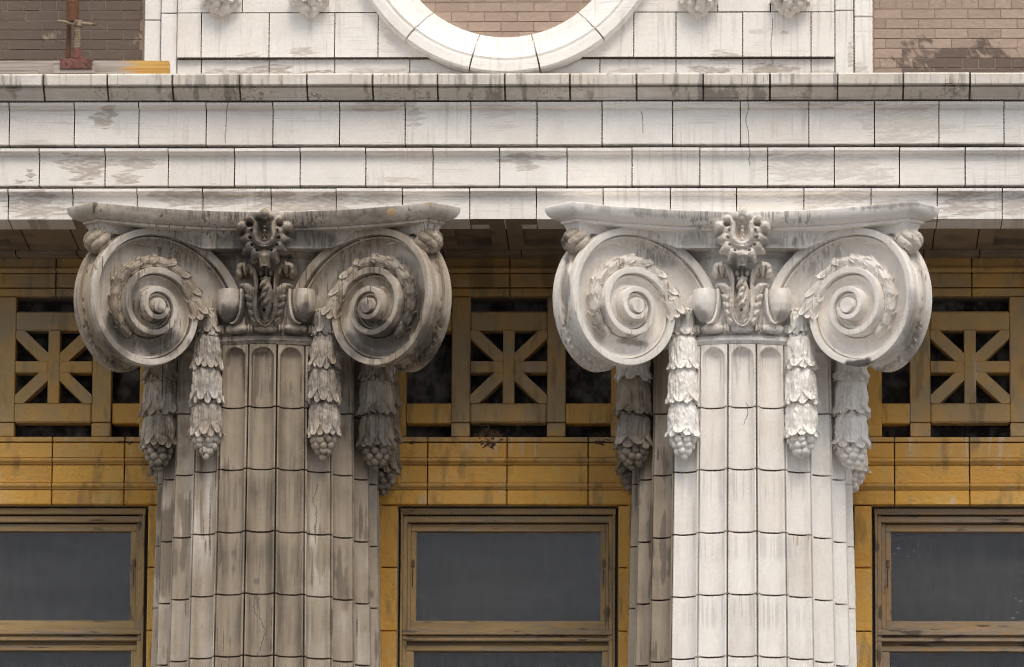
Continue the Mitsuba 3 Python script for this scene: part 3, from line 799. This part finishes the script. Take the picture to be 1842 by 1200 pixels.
def grapes(w, h, r, seed=0):
    g = np.random.default_rng(seed); out = []
    lay = [(.80, 0, 7), (1., .17, 8), (.98, .38, 8), (.80, .58, 7), (.50, .78, 5), (.12, .96, 1)]
    for rad, dz, n in lay:
        o = g.random() * 6
        for k in range(n):
            a = o + 2 * math.pi * k / n + g.normal(0, .10)
            s = trimesh.creation.icosphere(2, radius=r * g.uniform(.88, 1.1)); s.vertices[:, 2] *= 1.1
            s.apply_translation([(w - r) * rad * math.cos(a), (w - r) * rad * math.sin(a), -r - (h - 2 * r) * dz + g.normal(0, r * .12)]); out.append(s)
    core = trimesh.creation.icosphere(2); core.vertices *= [w * .55, w * .55, h * .36]; core.apply_translation([0, 0, -h * .42]); out.append(core)
    return cat(*out)


def frame_to(p, d, nrm):
    """A 4x4 that takes -z to the direction d and -y towards nrm, at p."""
    d = d / np.linalg.norm(d); z = -d
    y = -(nrm - z * (nrm @ z)); y /= np.linalg.norm(y)
    x = np.cross(y, z)
    M = np.eye(4); M[:3, 0], M[:3, 1], M[:3, 2], M[:3, 3] = x, y, z, p
    return M


def chain(seed):
    """Husks strung along the channel of the right-hand volute, wide end towards the hanging garland."""
    ts = np.linspace(.40, -.055, 300)
    r = Rt(ts + 1) + .036
    ph = math.pi / 2 - 2 * math.pi * ts
    uv = np.c_[r * np.cos(ph), r * np.sin(ph)]
    end = np.array([-.325, -.03])
    p0, d0 = uv[-1], (uv[-1] - uv[-2]) / np.linalg.norm(uv[-1] - uv[-2])
    q = np.linspace(0, 1, 60)[1:, None]
    b1, b2 = p0 + d0 * .09, end + np.array([0, .10])
    bz = (1 - q) ** 3 * p0 + 3 * (1 - q) ** 2 * q * b1 + 3 * (1 - q) * q ** 2 * b2 + q ** 3 * end
    uv = np.vstack([uv, bz])
    s = np.concatenate([[0], np.cumsum(np.linalg.norm(np.diff(uv, axis=0), axis=1))])
    out, pos, k = [], .0, 0
    while pos < s[-1] - .05:
        f = pos / s[-1]
        L = .090 + .055 * f; w = .031 + .031 * f ** 1.2
        i = min(np.searchsorted(s, pos), len(uv) - 2); j = min(np.searchsorted(s, pos + L), len(uv) - 1)
        P0, P1 = (face(np.array(uv[m][0]), np.array(uv[m][1]), np.array(-.022 + .028 * f)) for m in (i, j))
        c = face(np.array(uv[i][0]), np.array(uv[i][1]), np.array(1.)) - face(np.array(uv[i][0]), np.array(uv[i][1]), np.array(0.))
        m = husk(L * 1.25, w, n=5, seed=seed * 31 + k, nphi=60, nv=14, tipcut=.42, flare=1.2, rough=.09)
        m.apply_transform(frame_to(P0, P1 - P0, c))
        out.append(m); pos += L * .92; k += 1
    return cat(*out)


GX, GY = .372, -.665                                     # where the front garland hangs (local)
def garland(seed, n=7, cut=.31):
    """(husks, clusters): three bells and a bunch of grapes, hanging at the origin with z as in the column's frame."""
    y = YAX + GY
    hs = []
    for k, (p0, p1, r) in enumerate(((555, 603, .068), (598, 664, .084), (655, 726, .089), (718, 786, .090))):
        m = husk(zl(p0, y) - zl(p1, y), r * 1.02, n=n if k else n - 1, seed=seed * 17 + k, tipcut=cut); m.apply_translation([0, 0, zl(p0, y)]); m.apply_transform(trimesh.transformations.rotation_matrix(seed * 1.3 + k, [0, 0, 1]))
        hs.append(m)
    g = grapes(.092, zl(768, y) - zl(829, y), .0245, seed); g.apply_translation([0, 0, zl(768, y)])
    return hs, g


# --- carved relief as a height field over (x, z)
def relief_mesh(h, xs, zs, y):
    """h[i, j] >= 0 is the height in front of the plane y; cells that are nowhere raised are left out."""
    nx, nz = h.shape
    Xg, Zg = np.meshgrid(xs, zs, indexing='ij')
    v = np.stack([Xg, y - np.maximum(h, 0), Zg], -1).reshape(-1, 3)
    i, j = np.meshgrid(np.arange(nx - 1), np.arange(nz - 1), indexing='ij')
    a = i * nz + j; b = a + nz
    on = np.maximum.reduce([h[:-1, :-1], h[1:, :-1], h[:-1, 1:], h[1:, 1:]]) > 0
    a, b = a[on], b[on]
    f = np.concatenate([np.stack([a, b, b + 1], -1), np.stack([a, b + 1, a + 1], -1)])
    m = trimesh.Trimesh(v, f, process=False); m.remove_unreferenced_vertices()
    return m


class Relief:
    def __init__(s, x0, x1, z0, z1, step=.0032):
        s.xs, s.zs = np.arange(x0, x1, step), np.arange(z0, z1, step)
        s.X, s.Z = np.meshgrid(s.xs, s.zs, indexing='ij')
        s.h = np.full(s.X.shape, -1.0)

    def ball(s, x, z, r, base=0., k=1., rz=None):
        rz = rz or r
        q = ((s.X - x) / r) ** 2 + ((s.Z - z) / rz) ** 2
        s.h = np.where(q < 1, np.maximum(s.h, base + k * r * np.sqrt(np.maximum(0, 1 - q))), s.h)

    def stroke(s, pts, rad, base, k=1.):
        """A half-round ridge along a polyline; rad and base run along it."""
        pts = np.asarray(pts, float)
        d = np.concatenate([[0], np.cumsum(np.linalg.norm(np.diff(pts, axis=0), axis=1))])
        from scipy.interpolate import CubicSpline
        t = np.linspace(0, d[-1], max(24, int(d[-1] / .006)))
        q = CubicSpline(d, pts)(t) if len(pts) > 2 else np.c_[np.interp(t, d, pts[:, 0]), np.interp(t, d, pts[:, 1])]
        u = t / d[-1]
        rr = np.interp(u, np.linspace(0, 1, len(rad)), rad); bb = np.interp(u, np.linspace(0, 1, len(base)), base)
        for (x, z), r, b in zip(q, rr, bb):
            s.ball(x, z, r, b, k)

    def blade(s, pts, hw, base, thick, ribs=0., cup=False, teeth=0):
        """A leaf along a polyline: half widths hw (measuring pixels) and base heights along it; convex, or hollow with raised edges."""
        from scipy.interpolate import CubicSpline
        from scipy.spatial import cKDTree
        pts = np.asarray(pts, float)
        d = np.concatenate([[0], np.cumsum(np.linalg.norm(np.diff(pts, axis=0), axis=1))])
        t = np.linspace(0, d[-1], 160)
        q = CubicSpline(d, pts)(t) if len(pts) > 2 else np.c_[np.interp(t, d, pts[:, 0]), np.interp(t, d, pts[:, 1])]
        dist, i = cKDTree(q).query(np.stack([s.X, s.Z], -1).reshape(-1, 2))
        dist, i = dist.reshape(s.X.shape), i.reshape(s.X.shape); u = i / 159
        tg = np.gradient(q, axis=0); tg /= np.linalg.norm(tg, axis=1, keepdims=True)
        sg = (s.X - q[i][..., 0]) * tg[i][..., 1] - (s.Z - q[i][..., 1]) * tg[i][..., 0]
        w = np.interp(u, np.linspace(0, 1, len(hw)), hw) * ZP
        if teeth: w = w * (1 - .34 * ((u * teeth) % 1))
        a = np.clip(dist / w, 0, 1.0001)
        b = np.interp(u, np.linspace(0, 1, len(base)), base)
        prof = (.30 + .70 * a ** 2) * np.where(a > .9, np.sqrt(np.maximum(0, 1 - ((a - .9) / .1) ** 2)), 1) if cup else np.sqrt(np.maximum(0, 1 - a ** 2))
        h = b + thick * prof
        if ribs: h = h - .16 * thick * np.abs(np.sin(math.pi * ribs * sg / w)) ** .5 * (a < .95) + .10 * thick
        s.h = np.where(a < 1, np.maximum(s.h, h), s.h)

    def dent(s, x, z, r, depth, rz=None):
        rz = rz or r
        q = ((s.X - x) / r) ** 2 + ((s.Z - z) / rz) ** 2
        s.h = np.where((q < 1) & (s.h > 0), np.maximum(.004, s.h - depth * np.maximum(0, 1 - q) ** .6), s.h)

    def mesh(s, y, rough=.004, freq=45, seed=1):
        n = meshkit.fbm(np.stack([s.X * freq, s.Z * freq, np.zeros_like(s.X) + seed], -1), 3)
        h = np.where(s.h > 0, s.h + rough * (n - .5) * 2, s.h)
        from scipy.ndimage import gaussian_filter
        hs = gaussian_filter(np.maximum(h, 0), .8)
        return relief_mesh(np.where(h > 0, hs, np.where(hs > .002, hs * .5, -1)), s.xs, s.zs, y)


def mir(r, f, *a, **k):
    """Apply a relief stroke on both sides of the middle."""
    for sx in (-1, 1):
        b = list(a)
        if f in ('stroke', 'blade'): b[0] = [(sx * p[0], p[1]) for p in a[0]]
        else: b[0] = sx * a[0]
        getattr(r, f)(*b, **k)


U = 1 / 285.
ZP = U / 4.615                                          # metres of one pixel of the enlarged measuring picture


def fleuron(seed):
    """The flower on the abacus: a tulip cup with a beaded stem in it, in a collar of rolled leaf lobes."""
    y = -.855
    P = lambda zx, zy: ((zx - 430) * ZP, zl(365 + zy / 4.615, -.24))
    r = Relief(-.20, .20, P(0, 515)[1], P(0, 15)[1], step=.0028)
    r.ball(0, P(0, 270)[1], .120, .0, .45, .135)
    for k, a in enumerate((30, 60, 90, 118)):
        c, s_ = math.sin(math.radians(a)), math.cos(math.radians(a))
        mir(r, 'blade', [P(430 + 90 * c, 285 + 92 * s_), P(430 + 135 * c, 285 + 138 * s_), P(430 + 190 * c, 285 + 190 * s_)], [30, 44, 46, 40, 22], [.05, .07, .08, .07, .045], .034)
        mir(r, 'dent', *P(430 + 118 * c, 285 + 120 * s_), 12 * ZP, .05)
    r.blade([P(430, 375), P(430, 430), P(430, 498)], [34, 46, 48, 46, 36], [.06, .085, .09, .07, .05], .034)
    r.blade([P(430, 395), P(430, 440), P(430, 490)], [7, 10, 6], [.112, .125, .10], .012)
    # the rolled heads at both sides
    mir(r, 'ball', *P(246, 186), 52 * ZP, .085, 1.05, rz=44 * ZP)
    mir(r, 'ball', *P(222, 205), 30 * ZP, .085, 1.0, rz=30 * ZP)
    mir(r, 'ball', *P(306, 128), 48 * ZP, .095, 1.0, rz=36 * ZP)
    mir(r, 'dent', *P(300, 178), 26 * ZP, .07, rz=18 * ZP)
    # the cup
    r.ball(*P(430, 240), 100 * ZP, .085, .35, 122 * ZP)
    r.dent(*P(430, 225), 74 * ZP, .085, 98 * ZP)
    mir(r, 'blade', [P(430, 345), P(378, 322), P(350, 258), P(356, 200), P(342, 152), P(316, 128)], [20, 24, 25, 22, 20, 14], [.10, .108, .11, .108, .112, .11], .026)
    mir(r, 'blade', [P(430, 366), P(482, 350), P(526, 308)], [9, 10, 5], [.115, .11, .10], .014)
    for b, q in ((300, 22), (262, 20), (226, 18), (192, 17)): r.ball(*P(430, b), q * ZP, .075, 1.5)
    r.dent(*P(430, 262), 9 * ZP, .03)
    for a, b, q in ((430, 84, 44), (386, 104, 32), (474, 104, 32), (430, 122, 26)):
        r.ball(*P(a, b), q * ZP, .105, 1.0)
    mir(r, 'dent', *P(396, 150), 13 * ZP, .06, rz=17 * ZP)
    return r.mesh(y, seed=seed, rough=.0045, freq=60)


def acanthus(seed):
    """The middle leaf: a full calyx between two stalks that roll over outwards, serrated side leaves and a twisted stem in front."""
    y = -.705
    P = lambda zx, zy: ((zx - 430) * ZP, zl(365 + zy / 4.615, -.12))
    r = Relief(-.235, .235, P(0, 1010)[1], P(0, 450)[1], step=.0028)
    # serrated side leaves
    for k, (a, b) in enumerate(((262, 700), (268, 765), (278, 830), (292, 895), (312, 955))):
        mir(r, 'blade', [P(a + 62, b + 34), P(a + 22, b + 6), P(a - 16 + 3 * k, b - 26)], [26, 34, 24, 8], [.035, .055, .055, .035], .034, ribs=1.)
    mir(r, 'blade', [P(318, 760), P(290, 684), P(224, 664)], [26, 34, 32, 14], [.05, .065, .07, .05], .034)
    mir(r, 'blade', [P(300, 720), P(318, 880), P(392, 996)], [22, 30, 20], [.03, .045, .03], .030)
    # the calyx
    r.ball(*P(430, 850), 100 * ZP, .02, .80, 160 * ZP)
    # slender stalks, each rolling over into a broad mushroom head with a crisp lower edge
    mir(r, 'blade', [P(424, 998), P(372, 950), P(346, 850), P(350, 730), P(350, 640), P(336, 570), P(300, 520)], [16, 20, 20, 18, 18, 22, 30], [.06, .085, .095, .075, .07, .075, .085], .028, cup=True)
    mir(r, 'ball', *P(258, 516), 72 * ZP, .088, .75, rz=42 * ZP)
    mir(r, 'ball', *P(214, 548), 34 * ZP, .080, .95, rz=46 * ZP)
    mir(r, 'ball', *P(312, 540), 30 * ZP, .085, .95, rz=40 * ZP)
    mir(r, 'blade', [P(268, 478), P(258, 520), P(262, 572)], [7, 15, 9], [.125, .142, .105], .022)
    mir(r, 'dent', *P(237, 548), 8 * ZP, .06, rz=34 * ZP)
    mir(r, 'dent', *P(287, 552), 8 * ZP, .06, rz=30 * ZP)
    mir(r, 'ball', *P(386, 562), 22 * ZP, .055, 1.2, rz=30 * ZP)
    mir(r, 'ball', *P(398, 612), 18 * ZP, .065, 1.2, rz=20 * ZP)
    # the tongue with its twisted stem
    r.blade([P(434, 618), P(444, 720), P(440, 850), P(430, 985)], [26, 46, 54, 44, 20], [.085, .095, .10, .085, .05], .034)
    for k, b in enumerate((660, 716, 772, 826)):
        d = 10 if k % 2 else -8
        r.blade([P(398 + d, b + 26), P(424 + d, b), P(446 + d, b - 24)], [12, 25, 13], [.120, .132, .122], .026)
    r.ball(*P(422, 882), 26 * ZP, .110, 1.2, 33 * ZP)
    r.dent(*P(422, 884), 14 * ZP, .06, rz=18 * ZP)
    r.blade([P(430, 620), P(430, 540), P(430, 470)], [16, 14, 20], [.03, .025, .02], .018)
    return r.mesh(y, seed=seed, rough=.0035, freq=60)


def egg(sides=(-1, 1)):
    """An egg cut off flat at the top, in front of the ring: origin at the middle of its top edge, out towards -y."""
    out = []
    th, v = np.meshgrid(np.linspace(-math.pi / 2, math.pi / 2, 25), np.linspace(0, 1, 21), indexing='ij')
    h = zl(518, 0) - zl(577, 0)
    w = np.interp(v, [0, .2, .45, .7, .88, .97, 1], [1, 1.03, 1.0, .86, .62, .34, 0.0])
    e = np.stack([.077 * w * np.sin(th), -.092 * w * np.cos(th) - .012 * np.sin(np.pi * v), -h * v], -1)
    out.append(quads(e, 25, 21))
    out.append(trimesh.Trimesh(np.vstack([e[:, 0], [[0, 0, 0]]]), [[i, i + 1, 25] for i in range(24)], process=False))
    # the shell round it
    for s in sides:
        q = np.linspace(0, 1, 26)
        wq = np.interp(q, [0, .2, .45, .7, .88, .97, 1], [1, 1.03, 1.0, .88, .66, .42, .08]) * .075
        for a, b, dd in ((.012, .027, .050),):
            c = np.stack([np.stack([s * (wq + a), np.full(26, -.01), -h * q * 1.03], -1), np.stack([s * (wq + a), np.full(26, -dd), -h * q * 1.03], -1), np.stack([s * (wq + b), np.full(26, -dd), -h * q * 1.06], -1), np.stack([s * (wq + b), np.full(26, .02), -h * q * 1.06], -1)], 1)
            out.append(quads(c, 26, 4))
    return cat(*out)


def bud(seed):
    """A folded leaf bud under the corner of the abacus."""
    m = trimesh.creation.icosphere(5)
    d = m.vertices
    a = np.arctan2(d[:, 1], d[:, 0]) + 1.2 * d[:, 2]
    lob = np.abs(np.sin(2.5 * a + seed)) ** .6
    k = .84 + .20 * lob + .12 * (meshkit.fbm(d * 4 + seed, 3) - .5)
    m.vertices = d * k[:, None] * np.array([.088, .088, .080])
    return m


def revolve(pr, n=96):
    v = np.array([[(r * math.cos(t), r * math.sin(t), z) for r, z in pr] for t in np.linspace(0, 2 * math.pi, n, endpoint=False)])
    m = quads(v, n, len(pr), wrap=True)
    if m.volume < 0: m.invert()
    return m


NF = 24
Z0 = zl(617, YAX - .72)                                 # top of the shaft
RS0, RS1 = .688, .738
ZB = zl(1700, .02)
def RS(z): return RS0 + (RS1 - RS0) * np.clip((Z0 - z) / (Z0 - zl(1250, .02)), 0, 1.4) ** .9
row_py = [617, 731, 843, 956, 1068.5, 1180.5, 1293, 1406, 1519, 1632]
row_z = [zl(p, .03) for p in row_py]
row_z[0] = Z0


def flute_block(k, row):
    a = 2 * math.pi / NF
    z1, z0 = row_z[row] - (.0 if row == 0 else .0055), row_z[row + 1] + .0055
    nt, nz = (33, 40) if row == 0 else (21, 3)
    gap = .0060
    s = np.linspace(-1, 1, nt); s = np.sign(s) * np.abs(s) ** .85
    zs = np.linspace(z1, z0, nz) if row else np.concatenate([np.linspace(z1, z1 - .13, 33), np.linspace(z1 - .13, z0, 8)[1:]])
    nz = len(zs)
    half = a / 2
    S, Zz = np.meshgrid(s, zs, indexing='ij')
    Rr = RS(Zz)
    th = S * (half - gap / Rr)
    x = th * Rr
    wf = Rr * half * .78
    if row == 0:
        top = Z0 - .018
        cz = top - wf
        up = np.clip((Zz - cz) / wf, 0, 1)
        weff = np.where(Zz > top, 0.0, wf * np.sqrt(np.maximum(0, 1 - up ** 2)))
    else:
        weff = wf
    q = np.where(weff > 1e-6, np.abs(x) / np.maximum(weff, 1e-6), 9)
    dep = np.where(q < 1, .060 * np.sqrt(np.maximum(0, 1 - q ** 2)) ** .8, 0)
    dep = np.where(q < 1, np.minimum(dep, .060 * (weff / wf)), dep)
    rad = Rr - dep + jit(.0012)
    ang = k * a - math.pi / 2 + th
    P = np.stack([rad * np.cos(ang), rad * np.sin(ang), Zz], -1)
    back = P.copy(); bl = (Rr - .085); back[..., 0], back[..., 1] = bl * np.cos(ang), bl * np.sin(ang)
    # ring of border vertices for the sides
    idx = [(0, j) for j in range(nz)] + [(i, nz - 1) for i in range(1, nt)] + [(nt - 1, j) for j in range(nz - 2, -1, -1)] + [(i, 0) for i in range(nt - 2, 0, -1)]
    f = np.array([P[i, j] for i, j in idx]); b = np.array([back[i, j] for i, j in idx])
    side = quads(np.stack([f, b], 1), len(idx), 2, wrap=True)
    return cat(quads(P, nt, nz), side)


def bead():
    q = np.linspace(0, math.pi, 15)
    prof = np.c_[-.074 * np.cos(q), .034 * np.sin(q) ** .7]
    v = np.array([[(x, r * math.cos(t), r * math.sin(t)) for x, r in prof] for t in np.linspace(0, 2 * math.pi, 20, endpoint=False)])
    out = [quads(v, 20, 15, wrap=True)]
    for x in (-.088, .088):
        d = trimesh.creation.icosphere(2); d.vertices *= [.009, .027, .030]; d.apply_translation([x, 0, 0]); out.append(d)
    return cat(*out)


def rotz(a): return trimesh.transformations.rotation_matrix(a, [0, 0, 1])
MIR = np.diag([-1., 1, 1, 1])


def mirrored(m):
    m = m.copy(); m.apply_transform(MIR); return m


def flip_fix(m, ref):
    return m


PROTO = dict(mould=abacus_mould(), body=abacus_body(), vface=volute_face(), rim=volute_rim(), egg={1: egg((-1,)), -1: egg((1,))}, bead=bead())
# the volute face's triangles must look outwards (twosided anyway); normals are only for smoothing
core_pr = [(.60, -.20), (.735, -.205), (.735, -.225), (.715, -.235), (.700, -.25), (.690, zl(520, 0.0)), (.715, zl(521, 0)), (.735, zl(535, 0)), (.735, zl(550, 0)), (.715, zl(570, 0)), (.695, zl(581, 0)),
           (.695, zl(599, 0)), (.700, zl(601.5, 0)), (.710, zl(603, 0)), (.710, zl(610.5, 0)), (.700, zl(612.5, 0)), (.690, zl(616, 0)), (.60, zl(617.5, 0))]
PROTO['core'] = revolve(core_pr, 120)
PROTO['shaft'] = revolve([(.01, Z0)] + [(RS(z) - .066, z) for z in np.linspace(Z0 - .0, ZB, 12)] + [(.01, ZB)], 72)


def column(label, px, dirt, seed, lean=0.):
    """dirt(x, y, z) -> soot of the piece whose middle is there, in the column's frame."""
    col = thing('ionic_column', label, 'column', None)
    X0 = X(px, YAX, 900)
    place = trimesh.transformations.translation_matrix([X0, YAX, zS])
    def put(name, mesh, parent, M=np.eye(4), smooth=40, extra=0., lab=None):
        m = as_mesh(mesh).copy(); m.apply_transform(M)
        if name != 'flute_block': m.apply_translation([lean, 0, 0])
        c = m.bounds.mean(0)
        m.apply_transform(place)
        d = min(1.15, max(0.02, dirt(*c) + extra + jit(.05)))
        return add(name, m, 'glaze', parent, uv=(rng.random() * .8, d), smooth=smooth, label=lab)
    # shaft of separate fluted blocks
    sh = col + '__shaft'
    m = PROTO['shaft'].copy(); m.apply_transform(place); add('shaft', m, 'joint_warm', col, uv=(.5, .5))
    for row in range(len(row_z) - 1):
        for k in list(range(-8, 9)):
            put('flute_block', flute_block(k, row), sh, smooth=38)
    # capital
    ab = put('abacus', PROTO['mould'], col, extra=-.24, smooth=30)
    put('body', PROTO['body'], ab, extra=-.18, smooth=30)
    put('echinus', PROTO['core'], col, smooth=30)
    for k in (-1, 0, 1):
        R = rotz(k * math.pi / 2)
        put('fleuron', fleuron(seed + k), ab, R, smooth=60, extra=.15)
        put('acanthus_leaf', acanthus(seed + k), col, R, smooth=60, extra=.12)
    ec = col + '__echinus'
    for k in range(-7, 8):
        put('bead', PROTO['bead'], ec, rotz(k * 2 * math.pi / NF) @ trimesh.transformations.translation_matrix([0, -.727, zl(590, -.01)]), smooth=50, extra=.05)
    for q in (-1, 0, 1):
        for s in (-1, 1):
            put('egg', PROTO['egg'][s], ec, rotz(q * math.pi / 2 + s * .315) @ trimesh.transformations.translation_matrix([0, -.742, zl(519.5, -.05)]), smooth=50)
    faces = [(0, 0), (0, 1), (1, 1), (-1, 0)]            # (quarter turn, mirrored): the two front volutes and the two side ones that share their corners
    for i, (q, mi_) in enumerate([(0, 0), (0, 1), (1, 1 - 1), (-1, 1)]):
        pass
    for q, mm in ((0, 0), (0, 1), (1, 1), (-1, 0)):
        M = rotz(q * math.pi / 2) @ (MIR if mm else np.eye(4))
        vo = put('volute', PROTO['vface'], col, M, smooth=32)
        put('leaf_chain', chain(seed + q * 5 + mm), vo, M, smooth=50, extra=.12)
    for mm in (0, 1):
        M = MIR if mm else np.eye(4)
        put('volute_edge', PROTO['rim'], col, M, smooth=45, extra=.10)
        b = bud(seed + mm); b.apply_translation([1.045, -1.045, -.212])
        put('corner_bud', b, col, M, smooth=True, extra=.15)
    for j, (gx, gy) in enumerate(((GX, GY), (-GX, GY), (-GY, -GX), (GY, -GX), (-GY, GX), (GY, GX))):
        hs, g = garland(seed + j, *((8, .34) if seed < 10 else (6, .26)))
        M = trimesh.transformations.translation_matrix([gx + (0 if j < 2 else math.copysign(.026, gx)), gy, -.045 if j > 3 else (-.02 if j > 1 else 0)])
        ga = newkey(col + '__garland')
        if j > 1: M = M @ np.diag([1.13, 1.13, 1, 1])
        for h in hs: put('husk', h, ga, M, smooth=40, extra=-.06)
        put('grape_bunch', g, ga, M, smooth=50, extra=.0)
    return col


column('sooty grey ionic column, left of the two, with scrolled capital and fluted shaft', 482.5, lambda x, y, z: .80 - .16 * max(0, (-.3 - y)) + (.42 if z < -.8 and abs(x) < .25 and y < -.3 else 0) + (.06 if z < -1.2 and abs(x) > .28 else 0), 3, .018)
column('clean white ionic column, right of the two, sooty only along its left flutes', 1335, lambda x, y, z: (.98 if (x < -.455 and z < -.95) else (.45 if (x < -.95) else (.17 if z < -.9 else .26))), 11)

# ------------------------------------------------------------------ bunches of carved fruit on the attic pier
GL = ('first', 'second', 'third', 'fourth')
for i, (px, lab) in enumerate(((397, 'carved white fruit bunch at the top edge, leftmost on the pier'), (556, 'carved white fruit bunch at the top edge, nearest the ring on its left'),
                               (1257, 'carved white fruit bunch at the top edge, nearest the ring on its right'), (1421, 'carved white fruit bunch at the top edge, rightmost on the pier'))):
    t = thing('fruit_drop', lab, 'carving', 'carved fruit drops on the attic pier')
    g = grapes(.120, .205, .031, 40 + i); g.apply_translation([X(px, YA - .06, 10), YA - .055, Z(27, YA - .1, px) + .195])
    add('fruit_bunch', g, 'entab', t, uv=(.8, .22), smooth=50)
    for k in range(3):
        h = husk(.26, .104, n=7, seed=60 + i * 3 + k); h.apply_translation([X(px, YA - .06, 10), YA - .05, Z(27, YA - .1, px) + .355 + .22 * k])
        add('husk', h, 'entab', t, uv=(.7, .2), smooth=40)

# ------------------------------------------------------------------ scaffold foot on the coping
ztop = zc[0] + .004
YS = -.14
tb = thing('timber', 'weathered scaffold timber with a fresh yellow end, lying on the coping', 'timber')
def solid(key, mesh, mat, uv, smooth=False):
    mesh = as_mesh(mesh)
    scene[key] = mikit.ply(mesh, 'mat_' + mat, smooth=smooth, uv=np.tile(np.array(uv, float), (len(mesh.vertices), 1)))
zlo = zc[0] + .006
solid(tb, cbox(X(-160, YS, 120), X(305, YS, 120), -.19, -.09, zlo, Z(108, -.19), .004), 'timber', (.5, 1.))
t2 = thing('timber', 'short grey wooden block standing in front of the long timber, under the red foot', 'timber')
solid(t2, cbox(X(97, -.25, 120), X(170, -.25, 120), -.285, -.195, zlo, Z(110, -.285), .004), 'timber', (.3, 0.))
t3 = thing('timber', 'thin reddish plank end at the left edge, in front of the long timber', 'timber')
solid(t3, cbox(X(-160, -.25, 128), X(69, -.25, 128), -.27, -.2, zlo, Z(124, -.27), .003), 'timber', (.8, 0.))
jk = thing('screw_jack', 'rusty scaffold screw jack with a red foot plate, standing on timber blocks', 'scaffold jack')
def tube(px, p0, p1, r, y, ri=None):
    c = at(px, (p0 + p1) / 2, y)
    return trimesh.creation.cylinder(r, segment=[[c[0], y, Z(p1, y, px)], [c[0], y, Z(p0, y, px)]], sections=28)
yj = -.22
x0, x1 = X(108, yj - .07, 115), X(166, yj - .07, 115)
zp = Z(105.5, yj - .07)
add('foot_plate', cat(cbox(x0, x1, yj - .075, yj + .10, zp - .006, zp + .004, .002), cbox(x0, x1, yj - .078, yj - .070, zp - .062, zp + .003, .002)), 'metal', jk, uv=(1., 0), label='dusty red foot plate')
for xx in (x0 + .04, x1 - .04): add('bolt', trimesh.creation.cylinder(.008, segment=[[xx, yj - .083, zp - .03], [xx, yj - .07, zp - .03]], sections=12), 'metal', jk, uv=(.0, 0))
add('collar', cat(tube(139, 88, 106, .025, yj), tube(139, 100, 106, .034, yj)), 'metal', jk, uv=(.9, .0), smooth=40)
sc = [tube(139, 44, 90, .0195, yj)]
c = at(139, 66, yj)
for k in range(14):
    zk = Z(89, yj, 139) + k * .0105
    sc.append(trimesh.creation.revolve(np.array([[.018, -.004], [.0235, 0], [.018, .004]]), sections=24).apply_translation([c[0], yj, zk]))
add('screw', cat(*sc), 'metal', jk, uv=(.2, .62), smooth=40, label='pale threaded screw')
hz = Z(43, yj, 139)
nut = [trimesh.creation.cylinder(.034, segment=[[c[0], yj, hz - .018], [c[0], yj, hz + .02]], sections=24)]
for s in (-1, 1):
    nut.append(as_mesh(m3.Manifold.batch_hull([m3.Manifold.sphere(.012, 16).translate([c[0] + s * .03, yj - .01, hz]), m3.Manifold.sphere(.0085, 16).translate([c[0] + s * .118, yj - .03, hz + (.012 if s < 0 else -.012)])])))
add('wing_nut', cat(*nut), 'metal', jk, uv=(.1, .5), smooth=50)
add('standard', cat(tube(134, -330, 40, .040, yj + .005)), 'metal', jk, uv=(0, 0), smooth=40, label='brown rusty scaffold tube')
add('standard', cat(tube(127, -330, 104, .017, yj + .09)), 'metal', jk, uv=(0, 0), smooth=40, label='thin rusty tube behind the screw')

# ------------------------------------------------------------------ the street far below, out of the picture
ZG = CAM[2] - 1.65
def structure(key, mesh, mat, label):
    solid(key, mesh, mat, (.5, .5)); labels[key] = {'label': label, 'category': 'ground', 'kind': 'structure'}
structure('ground', box(-400, 400, -400, 200, ZG - .5, ZG), 'asphalt', 'grey street and ground far below the facade')
